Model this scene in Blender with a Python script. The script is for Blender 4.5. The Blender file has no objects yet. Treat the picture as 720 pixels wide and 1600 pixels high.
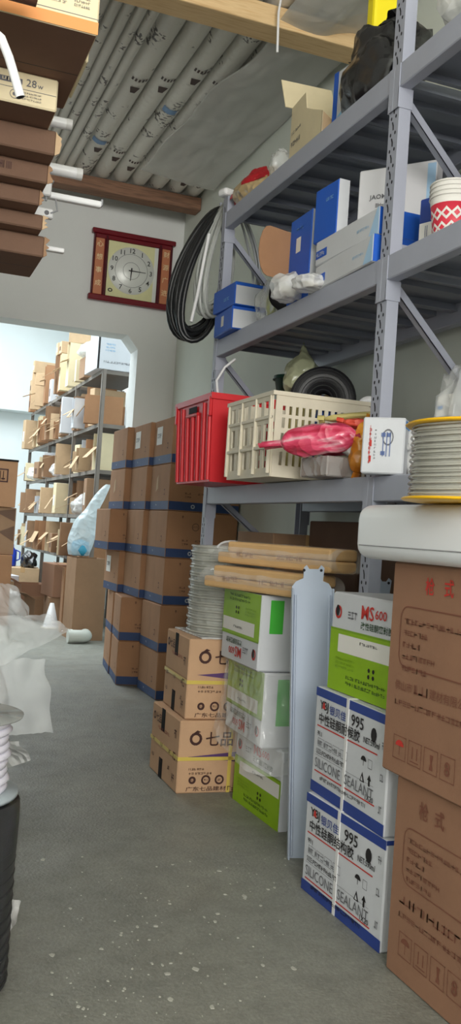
import bpy, bmesh, math, random
from mathutils import Vector, Matrix, noise, Euler
rnd = random.Random(7)
C = bpy.context.scene.collection
sc = bpy.context.scene
# ------------------------------------------------------------------ camera
F, ROLL, YAW, PITCH, CH = 1450.0, math.radians(3.9), math.radians(20.7), math.radians(1.3), 0.95
fwd = Vector((math.sin(YAW)*math.cos(PITCH), math.cos(YAW)*math.cos(PITCH), math.sin(PITCH)))
_r = Vector((math.cos(YAW), -math.sin(YAW), 0)); _u = _r.cross(fwd)
CR = _r*math.cos(ROLL)+_u*math.sin(ROLL); CU = -_r*math.sin(ROLL)+_u*math.cos(ROLL)
cam = bpy.data.cameras.new('camera'); cam_o = bpy.data.objects.new('camera', cam); C.objects.link(cam_o)
cam.sensor_fit = 'VERTICAL'; cam.sensor_height = 36.0; cam.lens = F/1600*36
cam.clip_start = 0.02; cam.clip_end = 100
m = Matrix((CR, CU, -fwd)).transposed().to_4x4(); m.translation = (0, 0, CH); cam_o.matrix_world = m
sc.camera = cam_o
def at(px, py, X=None, Y=None, Z=None):
    """photo pixel (720x1600) -> point on the plane of the thing it touches"""
    d = CR*((px-360)/F) - CU*((py-800)/F) + fwd
    t = X/d.x if X is not None else (Y/d.y if Y is not None else (Z-CH)/d.z)
    return Vector((0, 0, CH)) + d*t
# ------------------------------------------------------------------ world, lights, exposure
sc.view_settings.view_transform = 'Standard'; sc.view_settings.look = 'None'
sc.view_settings.gamma = 1.0; sc.view_settings.use_curve_mapping = False
sc.view_settings.exposure = 0.0
w = bpy.data.worlds.new('sky'); sc.world = w; w.use_nodes = True
bg = w.node_tree.nodes['Background']; bg.inputs[0].default_value = (0.93, 0.97, 1.0, 1); bg.inputs[1].default_value = 1.0
def area(name, loc, rot, sx, sy, power, col):
    l = bpy.data.lights.new(name, 'AREA'); l.shape = 'RECTANGLE'; l.size = sx; l.size_y = sy; l.energy = power; l.color = col
    o = bpy.data.objects.new(name, l); C.objects.link(o); o.location = loc; o.rotation_euler = rot
    return o
# daylight through the open shop front behind the camera, and through the far room's skylight
area('shopfront_daylight', (0.1, -3.5, 2.25), (math.radians(90), 0, 0), 2.9, 1.9, 300, (1.0, 0.965, 0.91))
area('far_skylight_daylight', (0.0, 9.6, 4.3), (0, 0, 0), 2.6, 5.0, 330, (0.88, 0.96, 1.0))

# ------------------------------------------------------------------ materials
MATS = {}
def mat(name, col, rough=0.6, metal=0.0, var=0.0, scale=8.0, bump=0.0, bscale=60.0, alpha=1.0, spec=0.5, emit=None, trans=0.0):
    if name in MATS: return MATS[name]
    M = bpy.data.materials.new(name); M.use_nodes = True
    nt = M.node_tree; b = nt.nodes['Principled BSDF']
    b.inputs['Base Color'].default_value = (*col, 1); b.inputs['Roughness'].default_value = rough
    b.inputs['Metallic'].default_value = metal; b.inputs['Alpha'].default_value = alpha
    b.inputs['Specular IOR Level'].default_value = spec
    if trans: b.inputs['Transmission Weight'].default_value = trans
    if var or bump:
        tc = nt.nodes.new('ShaderNodeTexCoord')
    if var:
        n = nt.nodes.new('ShaderNodeTexNoise'); n.inputs['Scale'].default_value = scale; n.inputs['Detail'].default_value = 6
        n.inputs['Roughness'].default_value = 0.65
        nt.links.new(tc.outputs['Object'], n.inputs['Vector'])
        r = nt.nodes.new('ShaderNodeValToRGB')
        r.color_ramp.elements[0].position = 0.3; r.color_ramp.elements[1].position = 0.7
        r.color_ramp.elements[0].color = (*[max(0, c*(1-var)) for c in col], 1)
        r.color_ramp.elements[1].color = (*[min(1, c*(1+var)) for c in col], 1)
        nt.links.new(n.outputs['Fac'], r.inputs['Fac']); nt.links.new(r.outputs['Color'], b.inputs['Base Color'])
    if bump:
        n2 = nt.nodes.new('ShaderNodeTexNoise'); n2.inputs['Scale'].default_value = bscale; n2.inputs['Detail'].default_value = 4
        nt.links.new(tc.outputs['Object'], n2.inputs['Vector'])
        bp = nt.nodes.new('ShaderNodeBump'); bp.inputs['Strength'].default_value = bump; bp.inputs['Distance'].default_value = 0.01
        nt.links.new(n2.outputs['Fac'], bp.inputs['Height']); nt.links.new(bp.outputs['Normal'], b.inputs['Normal'])
    MATS[name] = M
    return M
def film(name, col, alpha, rough=0.18, crumple=22.0, strength=0.7):
    """thin plastic film: partly clear, glossy, crinkled"""
    if name in MATS: return MATS[name]
    M = mat(name, col, rough, alpha=alpha, spec=0.8)
    nt = M.node_tree; b = nt.nodes['Principled BSDF']
    tc = nt.nodes.new('ShaderNodeTexCoord')
    nz = nt.nodes.new('ShaderNodeTexNoise'); nz.inputs['Scale'].default_value = 7; nt.links.new(tc.outputs['Object'], nz.inputs['Vector'])
    mx = nt.nodes.new('ShaderNodeMixRGB'); mx.inputs['Fac'].default_value = 0.12
    nt.links.new(tc.outputs['Object'], mx.inputs['Color1']); nt.links.new(nz.outputs['Color'], mx.inputs['Color2'])
    v = nt.nodes.new('ShaderNodeTexVoronoi'); v.inputs['Scale'].default_value = crumple; nt.links.new(mx.outputs['Color'], v.inputs['Vector'])
    bp = nt.nodes.new('ShaderNodeBump'); bp.inputs['Strength'].default_value = strength; bp.inputs['Distance'].default_value = 0.02
    nt.links.new(v.outputs['Distance'], bp.inputs['Height']); nt.links.new(bp.outputs['Normal'], b.inputs['Normal'])
    return M
def ramp_noise(M, stops, scale, detail=6, target='Base Color', stretch=None):
    nt = M.node_tree; b = nt.nodes['Principled BSDF']
    tc = nt.nodes.new('ShaderNodeTexCoord'); src = tc.outputs['Object']
    if stretch:
        mp = nt.nodes.new('ShaderNodeMapping'); mp.inputs['Scale'].default_value = stretch
        nt.links.new(src, mp.inputs['Vector']); src = mp.outputs['Vector']
    n = nt.nodes.new('ShaderNodeTexNoise'); n.inputs['Scale'].default_value = scale; n.inputs['Detail'].default_value = detail
    nt.links.new(src, n.inputs['Vector'])
    r = nt.nodes.new('ShaderNodeValToRGB'); e = r.color_ramp.elements
    while len(e) < len(stops): e.new(0.5)
    for el, (p, c) in zip(e, stops): el.position = p; el.color = (*c, 1)
    nt.links.new(n.outputs['Fac'], r.inputs['Fac'])
    nt.links.new(r.outputs['Color'], b.inputs[target])
    return M

# cartons
def srgb(r, g, b):
    f = lambda c: ((c/255+0.055)/1.055)**2.4 if c > 10 else c/255/12.92
    return (f(r), f(g), f(b))
KRAFT = mat('kraft_card', srgb(150, 118, 90), 0.85, var=0.10, scale=5, bump=0.08, bscale=180)
KRAFT_O = mat('orange_kraft_card', srgb(164, 122, 88), 0.85, var=0.08, scale=5, bump=0.08, bscale=180)
KRAFT_R = mat('red_kraft_card', srgb(146, 108, 84), 0.8, var=0.08, scale=4, bump=0.06, bscale=180)
KRAFT_P = mat('pale_kraft_card', srgb(196, 168, 134), 0.85, var=0.10, scale=6, bump=0.08, bscale=160)
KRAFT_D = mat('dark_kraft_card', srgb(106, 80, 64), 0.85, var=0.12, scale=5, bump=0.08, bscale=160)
CREAM = mat('cream_card', srgb(226, 212, 176), 0.8, var=0.06, scale=5)
WHITE_CARD = mat('white_card', srgb(206, 209, 214), 0.55, var=0.04, scale=4)
BLUE_CARD = mat('blue_card', srgb(28, 92, 196), 0.45, var=0.06, scale=4)
NAVY_CARD = mat('navy_card', srgb(42, 66, 142), 0.5, var=0.06, scale=6)
BAND_BLUE = mat('printed_blue_band', srgb(34, 60, 104), 0.6, var=0.12, scale=9)
LIME = mat('printed_lime', srgb(142, 184, 22), 0.45, var=0.08, scale=5)
GREEN_INK = mat('green_ink', srgb(70, 180, 60), 0.5)
PALE_GREEN = mat('pale_green_ink', srgb(214, 232, 170), 0.5)
BLACK_INK = mat('black_ink', srgb(28, 24, 26), 0.6)
GREY_INK = mat('grey_ink', srgb(105, 105, 110), 0.6)
BROWN_INK = mat('brown_ink', srgb(66, 36, 30), 0.7)
RED_INK = mat('red_ink', srgb(196, 52, 44), 0.6)
DULLRED_INK = mat('dull_red_ink', srgb(124, 76, 58), 0.7)
PURPLE_INK = mat('purple_ink', srgb(88, 56, 108), 0.6)
TAPE_BLACK = mat('black_tape', srgb(24, 20, 19), 0.7, spec=0.2)
TAPE_CLEAR = mat('buff_tape', srgb(196, 160, 112), 0.25)
STRAP_YEL = mat('yellow_strap', srgb(214, 190, 92), 0.35)
STRAP_WHT = mat('white_strap', srgb(225, 225, 225), 0.35)
SILVER_INK = mat('silver_print', srgb(170, 176, 182), 0.35)
LTBLUE_INK = mat('light_blue_ink', srgb(140, 190, 225), 0.5)
STEEL = mat('grey_blue_powder_coat', srgb(164, 168, 182), 0.42, var=0.05, scale=3, bump=0.03, bscale=250)
DECK = mat('grey_shelf_sheet', srgb(140, 145, 158), 0.45, var=0.06, scale=3)
HOLE = mat('punched_hole', srgb(30, 30, 36), 0.8)
PINE = mat('pine_wood', srgb(222, 190, 140), 0.6)
ramp_noise(PINE, [(0.3, srgb(205, 168, 118)), (0.55, srgb(226, 196, 148)), (0.75, srgb(214, 176, 124))], 6, stretch=(1, 12, 14))
OLDWOOD = mat('old_brown_wood', srgb(150, 100, 70), 0.7)
ramp_noise(OLDWOOD, [(0.3, srgb(100, 74, 58)), (0.55, srgb(146, 108, 84)), (0.75, srgb(120, 88, 68))], 5, stretch=(1, 12, 14))
FILM = film('clear_film', (0.92, 0.94, 0.94), 0.30)
FILM_W = film('milky_film', (0.90, 0.91, 0.90), 0.62, rough=0.25)
FILM_SMOOTH = film('clear_sleeve', (0.95, 0.95, 0.93), 0.22, rough=0.1, crumple=14)
FILM_BLACK = film('black_bag_film', (0.012, 0.012, 0.014), 1.0, rough=0.25, crumple=9)
FILM_BLUE = film('pale_blue_bag_film', (0.76, 0.88, 0.92), 0.52, rough=0.3)
FILM_PINK = film('pink_bag_film', (0.80, 0.05, 0.16), 0.92, rough=0.25)
FILM_RED = film('red_orange_bag_film', (0.78, 0.10, 0.06), 0.95, rough=0.25)
FILM_ORANGE = film('orange_bag_film', (0.72, 0.28, 0.02), 0.95, rough=0.25)
ramp_noise(FILM_PINK, [(0.40, (0.58, 0.02, 0.07)), (0.57, (0.84, 0.10, 0.20)), (0.68, (0.90, 0.50, 0.56)), (0.80, (0.9, 0.86, 0.86))], 9, stretch=(0.6, 4, 4))
ramp_noise(FILM_ORANGE, [(0.35, (0.55, 0.16, 0.01)), (0.55, (0.75, 0.32, 0.03)), (0.70, (0.80, 0.12, 0.06))], 8, detail=2)
WHITE_PL = mat('white_plastic', srgb(232, 233, 234), 0.35)
OFFWHITE_PL = mat('offwhite_plastic', srgb(214, 206, 186), 0.5, var=0.10, scale=6)
RED_PL = mat('red_plastic', srgb(206, 36, 44), 0.38, var=0.05, scale=5)
YELLOW_PL = mat('yellow_plastic', srgb(240, 186, 20), 0.35)
BLACK_PL = mat('black_plastic', srgb(34, 34, 38), 0.4)
BLACK_RUB = mat('black_hose', srgb(30, 32, 34), 0.35)
GREY_PL = mat('grey_plastic', srgb(150, 152, 156), 0.4)
PALEBLUE_PL = mat('pale_blue_grey_coat', srgb(184, 196, 214), 0.38)
CLEAR_HOSE = mat('clear_hose', (0.56, 0.56, 0.50), 0.15, alpha=0.55)
PAPER = mat('paper_label', srgb(228, 226, 220), 0.7)
# ------------------------------------------------------------------ object helpers
def link(name, me, material=None, parent=None):
    o = bpy.data.objects.new(name, me); C.objects.link(o)
    if material is not None and me is not None and len(me.materials) == 0: me.materials.append(material)
    if parent is not None: o.parent = parent
    return o
def tag(o, label, cat, group=None):
    o['label'] = label; o['category'] = cat
    if group: o['group'] = group
    return o
def thing(name, label, cat, loc=(0, 0, 0), rz=0.0, group=None, rot=None):
    o = bpy.data.objects.new(name, None); C.objects.link(o); o.empty_display_size = 0.05
    o.location = loc; o.rotation_euler = rot if rot else (0, 0, rz)
    return tag(o, label, cat, group)
def struct(o): o['kind'] = 'structure'; return o
class MB:
    """collects geometry for ONE part"""
    def __init__(s): s.v = []; s.f = []; s.sm = []
    def add(s, vs, fs, smooth=False):
        k = len(s.v); s.v += [tuple(v) for v in vs]
        s.f += [tuple(i+k for i in f) for f in fs]; s.sm += [smooth]*len(fs)
        return s
    def box(s, lo, hi, M=None):
        x0, y0, z0 = lo; x1, y1, z1 = hi
        vs = [Vector(p) for p in ((x0,y0,z0),(x1,y0,z0),(x1,y1,z0),(x0,y1,z0),(x0,y0,z1),(x1,y0,z1),(x1,y1,z1),(x0,y1,z1))]
        if M: vs = [M @ v for v in vs]
        return s.add(vs, [(0,3,2,1),(4,5,6,7),(0,1,5,4),(1,2,6,5),(2,3,7,6),(3,0,4,7)])
    def rbox(s, lo, hi, r=0.004, seg=1, M=None, smooth=False):
        bm = bmesh.new(); bmesh.ops.create_cube(bm, size=1)
        c = [(a+b)/2 for a, b in zip(lo, hi)]; d = [b-a for a, b in zip(lo, hi)]
        for v in bm.verts: v.co = Vector((c[0]+v.co.x*d[0], c[1]+v.co.y*d[1], c[2]+v.co.z*d[2]))
        r = min(r, min(d)*0.45)
        bmesh.ops.bevel(bm, geom=list(bm.edges), offset=r, segments=seg, affect='EDGES', profile=0.5)
        s.bm(bm, M, smooth); return s
    def bm(s, bm, M=None, smooth=False):
        bm.verts.index_update()
        s.add([(M @ v.co) if M else v.co.copy() for v in bm.verts], [[v.index for v in f.verts] for f in bm.faces], smooth); bm.free(); return s
    def tube(s, pts, r, n=8, caps=True, closed=False, smooth=True):
        pts = [Vector(p) for p in pts]; k = len(pts); rs = r if isinstance(r, (list, tuple)) else [r]*k
        rings = []; up = None
        for i, p in enumerate(pts):
            a = pts[(i-1) % k] if (closed or i > 0) else p; b = pts[(i+1) % k] if (closed or i < k-1) else p
            t = (b-a).normalized() if (b-a).length > 1e-9 else Vector((0, 0, 1))
            if up is None: up = t.orthogonal().normalized()
            up = (up - t*up.dot(t)); up = up.normalized() if up.length > 1e-6 else t.orthogonal().normalized()
            sd = t.cross(up)
            rings.append([p + (up*math.cos(2*math.pi*j/n) + sd*math.sin(2*math.pi*j/n))*rs[i] for j in range(n)])
        vs = [v for R in rings for v in R]; fs = []
        for i in range(k if closed else k-1):
            a, b = i*n, ((i+1) % k)*n
            for j in range(n): fs.append((a+j, a+(j+1) % n, b+(j+1) % n, b+j))
        s.add(vs, fs, smooth)
        if caps and not closed:
            s.add(rings[0], [tuple(range(n))[::-1]]); s.add(rings[-1], [tuple(range(n))])
        return s
    def lathe(s, prof, n=24, M=None, smooth=True, cap=True):
        """prof: (r, z) from bottom to top"""
        vs = [Vector((r*math.cos(2*math.pi*j/n), r*math.sin(2*math.pi*j/n), z)) for r, z in prof for j in range(n)]
        if M: vs = [M @ v for v in vs]
        fs = [(i*n+j, i*n+(j+1) % n, (i+1)*n+(j+1) % n, (i+1)*n+j) for i in range(len(prof)-1) for j in range(n)]
        k = len(prof)
        s.add(vs, fs, smooth)
        if cap:
            if prof[0][0] > 1e-5: s.add(vs[:n], [tuple(range(n))[::-1]])
            if prof[-1][0] > 1e-5: s.add(vs[(k-1)*n:], [tuple(range(n))])
        return s
    def prism(s, poly, h0, h1, M=None):
        """poly in (a, b), extruded h0..h1 along the third axis"""
        n = len(poly)
        vs = [Vector((a, b, h0)) for a, b in poly]+[Vector((a, b, h1)) for a, b in poly]
        if M: vs = [M @ v for v in vs]
        return s.add(vs, [tuple(range(n))[::-1], tuple(range(n, 2*n))]+[(i, (i+1) % n, n+(i+1) % n, n+i) for i in range(n)])
    def grid(s, fn, nu, nv, smooth=True):
        vs = [fn(i/nu, j/nv) for j in range(nv+1) for i in range(nu+1)]
        fs = [(j*(nu+1)+i, j*(nu+1)+i+1, (j+1)*(nu+1)+i+1, (j+1)*(nu+1)+i) for j in range(nv) for i in range(nu)]
        return s.add(vs, fs, smooth)
    def build(s, name, material, parent=None, recalc=True):
        me = bpy.data.meshes.new(name); me.from_pydata(s.v, [], s.f); me.update()
        me.polygons.foreach_set('use_smooth', s.sm)
        if recalc:
            bm = bmesh.new(); bm.from_mesh(me); bmesh.ops.recalc_face_normals(bm, faces=bm.faces); bm.to_mesh(me); bm.free()
        return link(name, me, material, parent)
def copy_tree(o, parent=None):
    c = o.copy(); C.objects.link(c); c.parent = parent
    for ch in list(o.children): copy_tree(ch, c)
    return c
def solid(o, t):
    md = o.modifiers.new('thickness', 'SOLIDIFY'); md.thickness = t; md.offset = 0
    return o
_txt = {}
def text_geo(s, bold=False):
    k = (s, bold)
    if k not in _txt:
        cu = bpy.data.curves.new('t', 'FONT'); cu.body = s; cu.size = 1.0; cu.resolution_u = 2
        if bold: cu.offset = 0.012
        ob = bpy.data.objects.new('t', cu); C.objects.link(ob)
        dg = bpy.context.evaluated_depsgraph_get(); dg.update()
        me = bpy.data.meshes.new_from_object(ob.evaluated_get(dg))
        vs = [v.co.copy() for v in me.vertices]; fs = [tuple(p.vertices) for p in me.polygons]
        bpy.data.objects.remove(ob); bpy.data.curves.remove(cu); bpy.data.meshes.remove(me)
        if vs:
            x0 = min(v.x for v in vs); x1 = max(v.x for v in vs); y0 = min(v.y for v in vs); y1 = max(v.y for v in vs)
            vs = [Vector(((v.x-x0), (v.y-y0), 0)) for v in vs]
            _txt[k] = (vs, fs, x1-x0, y1-y0)
        else: _txt[k] = ([], [], 1, 1)
    return _txt[k]
class Face:
    """flat print laid on one face of a box-shaped body: (u, v) in metres from the face's lower left as the viewer sees it"""
    def __init__(s, parent, size, face, base=(0, 0, 0), eps=0.0008):
        sx, sy, sz = size; bx, by, bz = base
        if face == '-x': s.O = Vector((bx-sx/2, by+sy/2, bz)); s.U = Vector((0, -1, 0)); s.V = Vector((0, 0, 1)); s.W, s.H = sy, sz
        if face == '-y': s.O = Vector((bx-sx/2, by-sy/2, bz)); s.U = Vector((1, 0, 0)); s.V = Vector((0, 0, 1)); s.W, s.H = sx, sz
        if face == '+x': s.O = Vector((bx+sx/2, by-sy/2, bz)); s.U = Vector((0, 1, 0)); s.V = Vector((0, 0, 1)); s.W, s.H = sy, sz
        if face == '+z': s.O = Vector((bx-sx/2, by-sy/2, bz+sz)); s.U = Vector((1, 0, 0)); s.V = Vector((0, 1, 0)); s.W, s.H = sx, sy
        if face == '-z': s.O = Vector((bx-sx/2, by+sy/2, bz)); s.U = Vector((1, 0, 0)); s.V = Vector((0, -1, 0)); s.W, s.H = sx, sy
        s.N = s.U.cross(s.V); s.p = parent; s.e = eps; s.parts = {}
    def P(s, u, v, l=1): return s.O + s.U*u + s.V*v + s.N*(s.e*l)
    def mb(s, name, M): return s.parts.setdefault((name, M.name), (MB(), M))[0]
    def rect(s, u0, v0, u1, v1, M, name='printed_mark', l=1):
        (s.mb(name, M) if name in ('printed_mark', 'printed_frame') else s.parts.setdefault((name, M.name, len(s.parts)), (MB(), M))[0]).add([s.P(u0, v0, l), s.P(u1, v0, l), s.P(u1, v1, l), s.P(u0, v1, l)], [(0, 1, 2, 3)]); return s
    def poly(s, pts, M, name='printed_mark', l=2):
        s.mb(name, M).add([s.P(u, v, l) for u, v in pts], [tuple(range(len(pts)))]); return s
    def frame(s, u0, v0, u1, v1, t, M, name='printed_frame', l=2, r=0.0):
        if r <= 0:
            s.rect(u0, v0, u1, v0+t, M, name, l); s.rect(u0, v1-t, u1, v1, M, name, l); s.rect(u0, v0, u0+t, v1, M, name, l); s.rect(u1-t, v0, u1, v1, M, name, l)
        else:
            pts = []
            for cx, cy, a0 in ((u1-r, v1-r, 0), (u0+r, v1-r, 90), (u0+r, v0+r, 180), (u1-r, v0+r, 270)):
                for k in range(6): a = math.radians(a0+k*18); pts.append((cx, cy, math.cos(a), math.sin(a)))
            n = len(pts)
            vs = [s.P(cx+ca*r, cy+sa*r, l) for cx, cy, ca, sa in pts]+[s.P(cx+ca*(r-t), cy+sa*(r-t), l) for cx, cy, ca, sa in pts]
            s.mb(name, M).add(vs, [(i, (i+1) % n, n+(i+1) % n, n+i) for i in range(n)])
        return s
    def disc(s, u, v, r, M, name='printed_mark', l=2, n=14, r_in=0.0, sq=1.0):
        o = [s.P(u+r*math.cos(2*math.pi*i/n), v+r*sq*math.sin(2*math.pi*i/n), l) for i in range(n)]
        if r_in:
            i_ = [s.P(u+r_in*math.cos(2*math.pi*i/n), v+r_in*sq*math.sin(2*math.pi*i/n), l) for i in range(n)]
            s.mb(name, M).add(o+i_, [(k, (k+1) % n, n+(k+1) % n, n+k) for k in range(n)])
        else: s.mb(name, M).add(o, [tuple(range(n))])
        return s
    def text(s, t, u, v, h, M, name='lettering', l=3, bold=False, w=None, rot=0, center=False):
        vs, fs, tw, th = text_geo(t, bold)
        if not vs: return s
        ky = h/th; kx = (w/tw) if w else ky
        W = tw*kx
        def q(p):
            a, b = p.x*kx, p.y*ky
            if center: a -= W/2; b -= h/2
            if rot == 180: a, b = -a, -b
            if rot == 90: a, b = -b, a
            if rot == 270: a, b = b, -a
            return s.P(u+a, v+b, l)
        s.mb(name, M).add([q(p) for p in vs], fs); return s
    def lines(s, u, v, w, h, M, n=8, seed=0, name='fine_print', l=3):
        """a line of print too blurred to read: blocky strokes at its size"""
        r = random.Random(seed*131+n); cw = w/n; mb = s.mb(name, M)
        for i in range(n):
            a = u+i*cw; g = cw*0.82
            for _ in range(3):
                if r.random() < 0.5:
                    y = v+h*r.choice((0.05, 0.45, 0.8)); q = (a, y, a+g, y+h*0.16)
                else:
                    x = a+g*r.choice((0.0, 0.4, 0.8)); q = (x, v, x+g*0.2, v+h)
                mb.add([s.P(q[0], q[1], l), s.P(q[2], q[1], l), s.P(q[2], q[3], l), s.P(q[0], q[3], l)], [(0, 1, 2, 3)])
        return s
    def done(s):
        for k_, (mb, M) in s.parts.items():
            o = mb.build(k_[0], M, s.p, recalc=False)
            if k_[0] in ('fine_print', 'lettering', 'printed_mark', 'printed_frame', 'logo', 'green_splash'): o['kind'] = 'stuff'
        s.parts = {}
def body(root, size, M, r=0.004, name='body'):
    sx, sy, sz = size
    return MB().rbox((-sx/2, -sy/2, 0), (sx/2, sy/2, sz), r, 1).build(name, M, root)
def carton(label, loc, size, M=KRAFT, rz=0.0, tape=None, name='carton', cat='carton', group=None, rot=None, seam='top'):
    """closed carton: body plus a taped flap seam on top"""
    t = thing(name, label, cat, loc, rz, group, rot)
    body(t, size, M)
    sx, sy, sz = size
    if tape:
        w_ = 0.024
        if seam == 'top':
            MB().box((-w_, -sy/2-0.0010, sz-0.05), (w_, -sy/2+0.0005, sz)).box((-w_, -sy/2, sz-0.0005), (w_, sy/2, sz+0.0010)).build('tape', tape, t)
        elif seam == 'topx':
            MB().box((-sx/2-0.0010, -w_, sz-0.05), (-sx/2+0.0005, w_, sz)).box((-sx/2, -w_, sz-0.0005), (sx/2, w_, sz+0.0010)).build('tape', tape, t)
    return t
def blob(c, sx, sy, sz, seed=0, amp=0.25, freq=2.0, nu=28, nv=18, flat=True, peak=0.0, M=None, ar=(0, 1), br=(0, 1)):
    """closed lumpy bag; sits on z=0 of its own frame when flat; peak pulls a gathered neck up"""
    mb = MB(); off = Vector((seed*3.7, seed*1.3, seed*2.1))
    def fn(a, b):
        a = ar[0]+(ar[1]-ar[0])*a; b = br[0]+(br[1]-br[0])*b
        th = 2*math.pi*a; ph = math.pi*(b-0.5)
        d = Vector((math.cos(ph)*math.cos(th), math.cos(ph)*math.sin(th), math.sin(ph)))
        k = 1+amp*noise.noise(d*freq+off)+amp*0.5*abs(noise.noise(d*freq*2.7+off*2))
        p = Vector((d.x*sx*k, d.y*sy*k, d.z*sz*k))
        if flat: p.z = max(p.z, -sz*0.75)
        if peak and d.z > 0.75:
            q = (d.z-0.75)/0.25; p.z += peak*q*q; p.x *= 1-0.5*q; p.y *= 1-0.5*q
        if flat: p.z += sz*0.75
        p += Vector(c)
        return (M @ p) if M else p
    mb.grid(fn, nu, nv); return mb
# ================================================================== THE SETTING
XW, YB, ZC = 1.93, 6.45, 3.62            # right wall, back wall, ceiling
CONC = mat('worn_concrete', srgb(136, 138, 132), 0.5, bump=0.25, bscale=120)
def concrete(M):
    nt = M.node_tree; b = nt.nodes['Principled BSDF']; L = nt.links; tc = nt.nodes.new('ShaderNodeTexCoord')
    def nz(scale, detail, stops, rough=0.6):
        n = nt.nodes.new('ShaderNodeTexNoise'); n.inputs['Scale'].default_value = scale; n.inputs['Detail'].default_value = detail; n.inputs['Roughness'].default_value = rough
        L.new(tc.outputs['Object'], n.inputs['Vector']); r = nt.nodes.new('ShaderNodeValToRGB'); e = r.color_ramp.elements
        while len(e) < len(stops): e.new(0.5)
        for el, (p, c) in zip(e, stops): el.position = p; el.color = (c if isinstance(c, tuple) else (c, c, c))+(1,)
        L.new(n.outputs['Fac'], r.inputs['Fac']); return r.outputs['Color']
    base = nz(1.3, 4, [(0.3, srgb(120, 121, 113)), (0.7, srgb(142, 143, 134))])
    for o_ in (nz(13, 8, [(0.35, 0.82), (0.52, 1.0), (0.68, 1.10)], 0.75), nz(75, 4, [(0.32, 0.84), (0.55, 1.0), (0.70, 1.22)], 0.8)):
        m_ = nt.nodes.new('ShaderNodeMixRGB'); m_.blend_type = 'MULTIPLY'; m_.inputs['Fac'].default_value = 1.0
        L.new(base, m_.inputs['Color1']); L.new(o_, m_.inputs['Color2']); base = m_.outputs['Color']
    L.new(base, b.inputs['Base Color']); L.new(nz(5, 6, [(0.35, 0.42), (0.7, 0.68)]), b.inputs['Roughness'])
concrete(CONC)
WALLM = mat('pale_wall_paint', srgb(228, 231, 229), 0.75, var=0.035, scale=1.6, bump=0.04, bscale=40)
WALLG = mat('pale_green_wall_paint', srgb(222, 228, 219), 0.75, var=0.035, scale=1.6, bump=0.04, bscale=40)
FARW = mat('white_wall_paint', srgb(226, 232, 232), 0.75, var=0.02, scale=1.2)
CEIL = mat('ceiling_paint', srgb(222, 224, 218), 0.8, var=0.03, scale=1.2)
struct(MB().box((-2.3, -3.7, -0.1), (2.6, 14.0, 0)).build('floor', CONC))
# chips of mortar and dried paint stuck on the floor
spl = MB(); r2 = random.Random(4)
for i in range(150):
    px, py = r2.uniform(60, 460), r2.uniform(1330, 1590)
    if i < 40: px, py = r2.uniform(120, 330), r2.uniform(1400, 1590)
    p = at(px, py, Z=0); s_ = r2.choice((0.001, 0.0015, 0.002, 0.003, 0.005))*r2.uniform(.6, 1.2)
    a0 = r2.uniform(0, 6); n = 6
    ring = [(p.x+s_*r2.uniform(.6, 1.5)*math.cos(a0+k*2*math.pi/n), p.y+s_*r2.uniform(.7, 2.0)*math.sin(a0+k*2*math.pi/n)) for k in range(n)]
    spl.prism(ring, 0.0, 0.0012)
o = spl.build('floor_specks', mat('pale_mortar', srgb(182, 182, 172), 0.9)); o['kind'] = 'stuff'
tag(o, 'pale specks of mortar scattered over the grey concrete floor', 'debris')
struct(MB().box((XW, -3.6, 0), (XW+0.12, YB, ZC)).build('wall_right', WALLG))
struct(MB().box((-2.32, -3.6, 0), (-2.2, YB, ZC)).build('wall_left', WALLM))
Mxz = Matrix(((1, 0, 0, 0), (0, 0, 1, 0), (0, 1, 0, 0), (0, 0, 0, 1)))     # (a, b, h) -> (x=a, z=b, y=h)
struct(MB().prism([(-2.2, 0), (-1.3, 0), (-1.3, 2.31), (1.565, 2.31), (1.645, 2.215), (1.645, 0), (2.6, 0), (2.6, ZC), (-2.2, ZC)], YB, YB+0.2, Mxz).build('wall_back', WALLM))
struct(MB().prism([(-2.2, 0), (-1.5, 0), (-1.5, 3.3), (1.7, 3.3), (1.7, 0), (XW, 0), (XW, ZC), (-2.2, ZC)], -3.72, -3.6, Mxz).build('wall_front', WALLM))
struct(MB().box((-2.3, -3.7, ZC), (2.6, YB+0.2, ZC+0.1)).build('ceiling', CEIL))
# far room through the doorway
struct(MB().box((-2.2, 13.6, 0), (2.6, 13.72, 4.1)).build('wall_far_back', FARW))
struct(MB().box((2.45, YB+0.2, 0), (2.57, 13.6, 4.1)).build('wall_far_right', FARW))
Myz = Matrix(((0, 0, 1, 0), (1, 0, 0, 0), (0, 1, 0, 0), (0, 0, 0, 1)))     # (a, b, h) -> (y=a, z=b, x=h)
fl = MB()
fl.box((-2.3, YB+.2, 0), (-2.2, 13.6, 4.1))
struct(fl.build('wall_far_left', FARW))
fc = MB()
for a, b, c_, d in ((-2.3, YB+.2, 2.6, 7.0), (-2.3, 12.2, 2.6, 13.7), (-2.3, 7.0, -1.4, 12.2), (1.4, 7.0, 2.6, 12.2)): fc.box((a, b, 4.1), (c_, d, 4.2))
struct(fc.build('ceiling_far', FARW))
struct(MB().box((-2.2, 13.3, 2.47), (2.45, 13.6, 4.1)).build('trim_1', FARW))       # deep lintel on the far room's end wall

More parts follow.
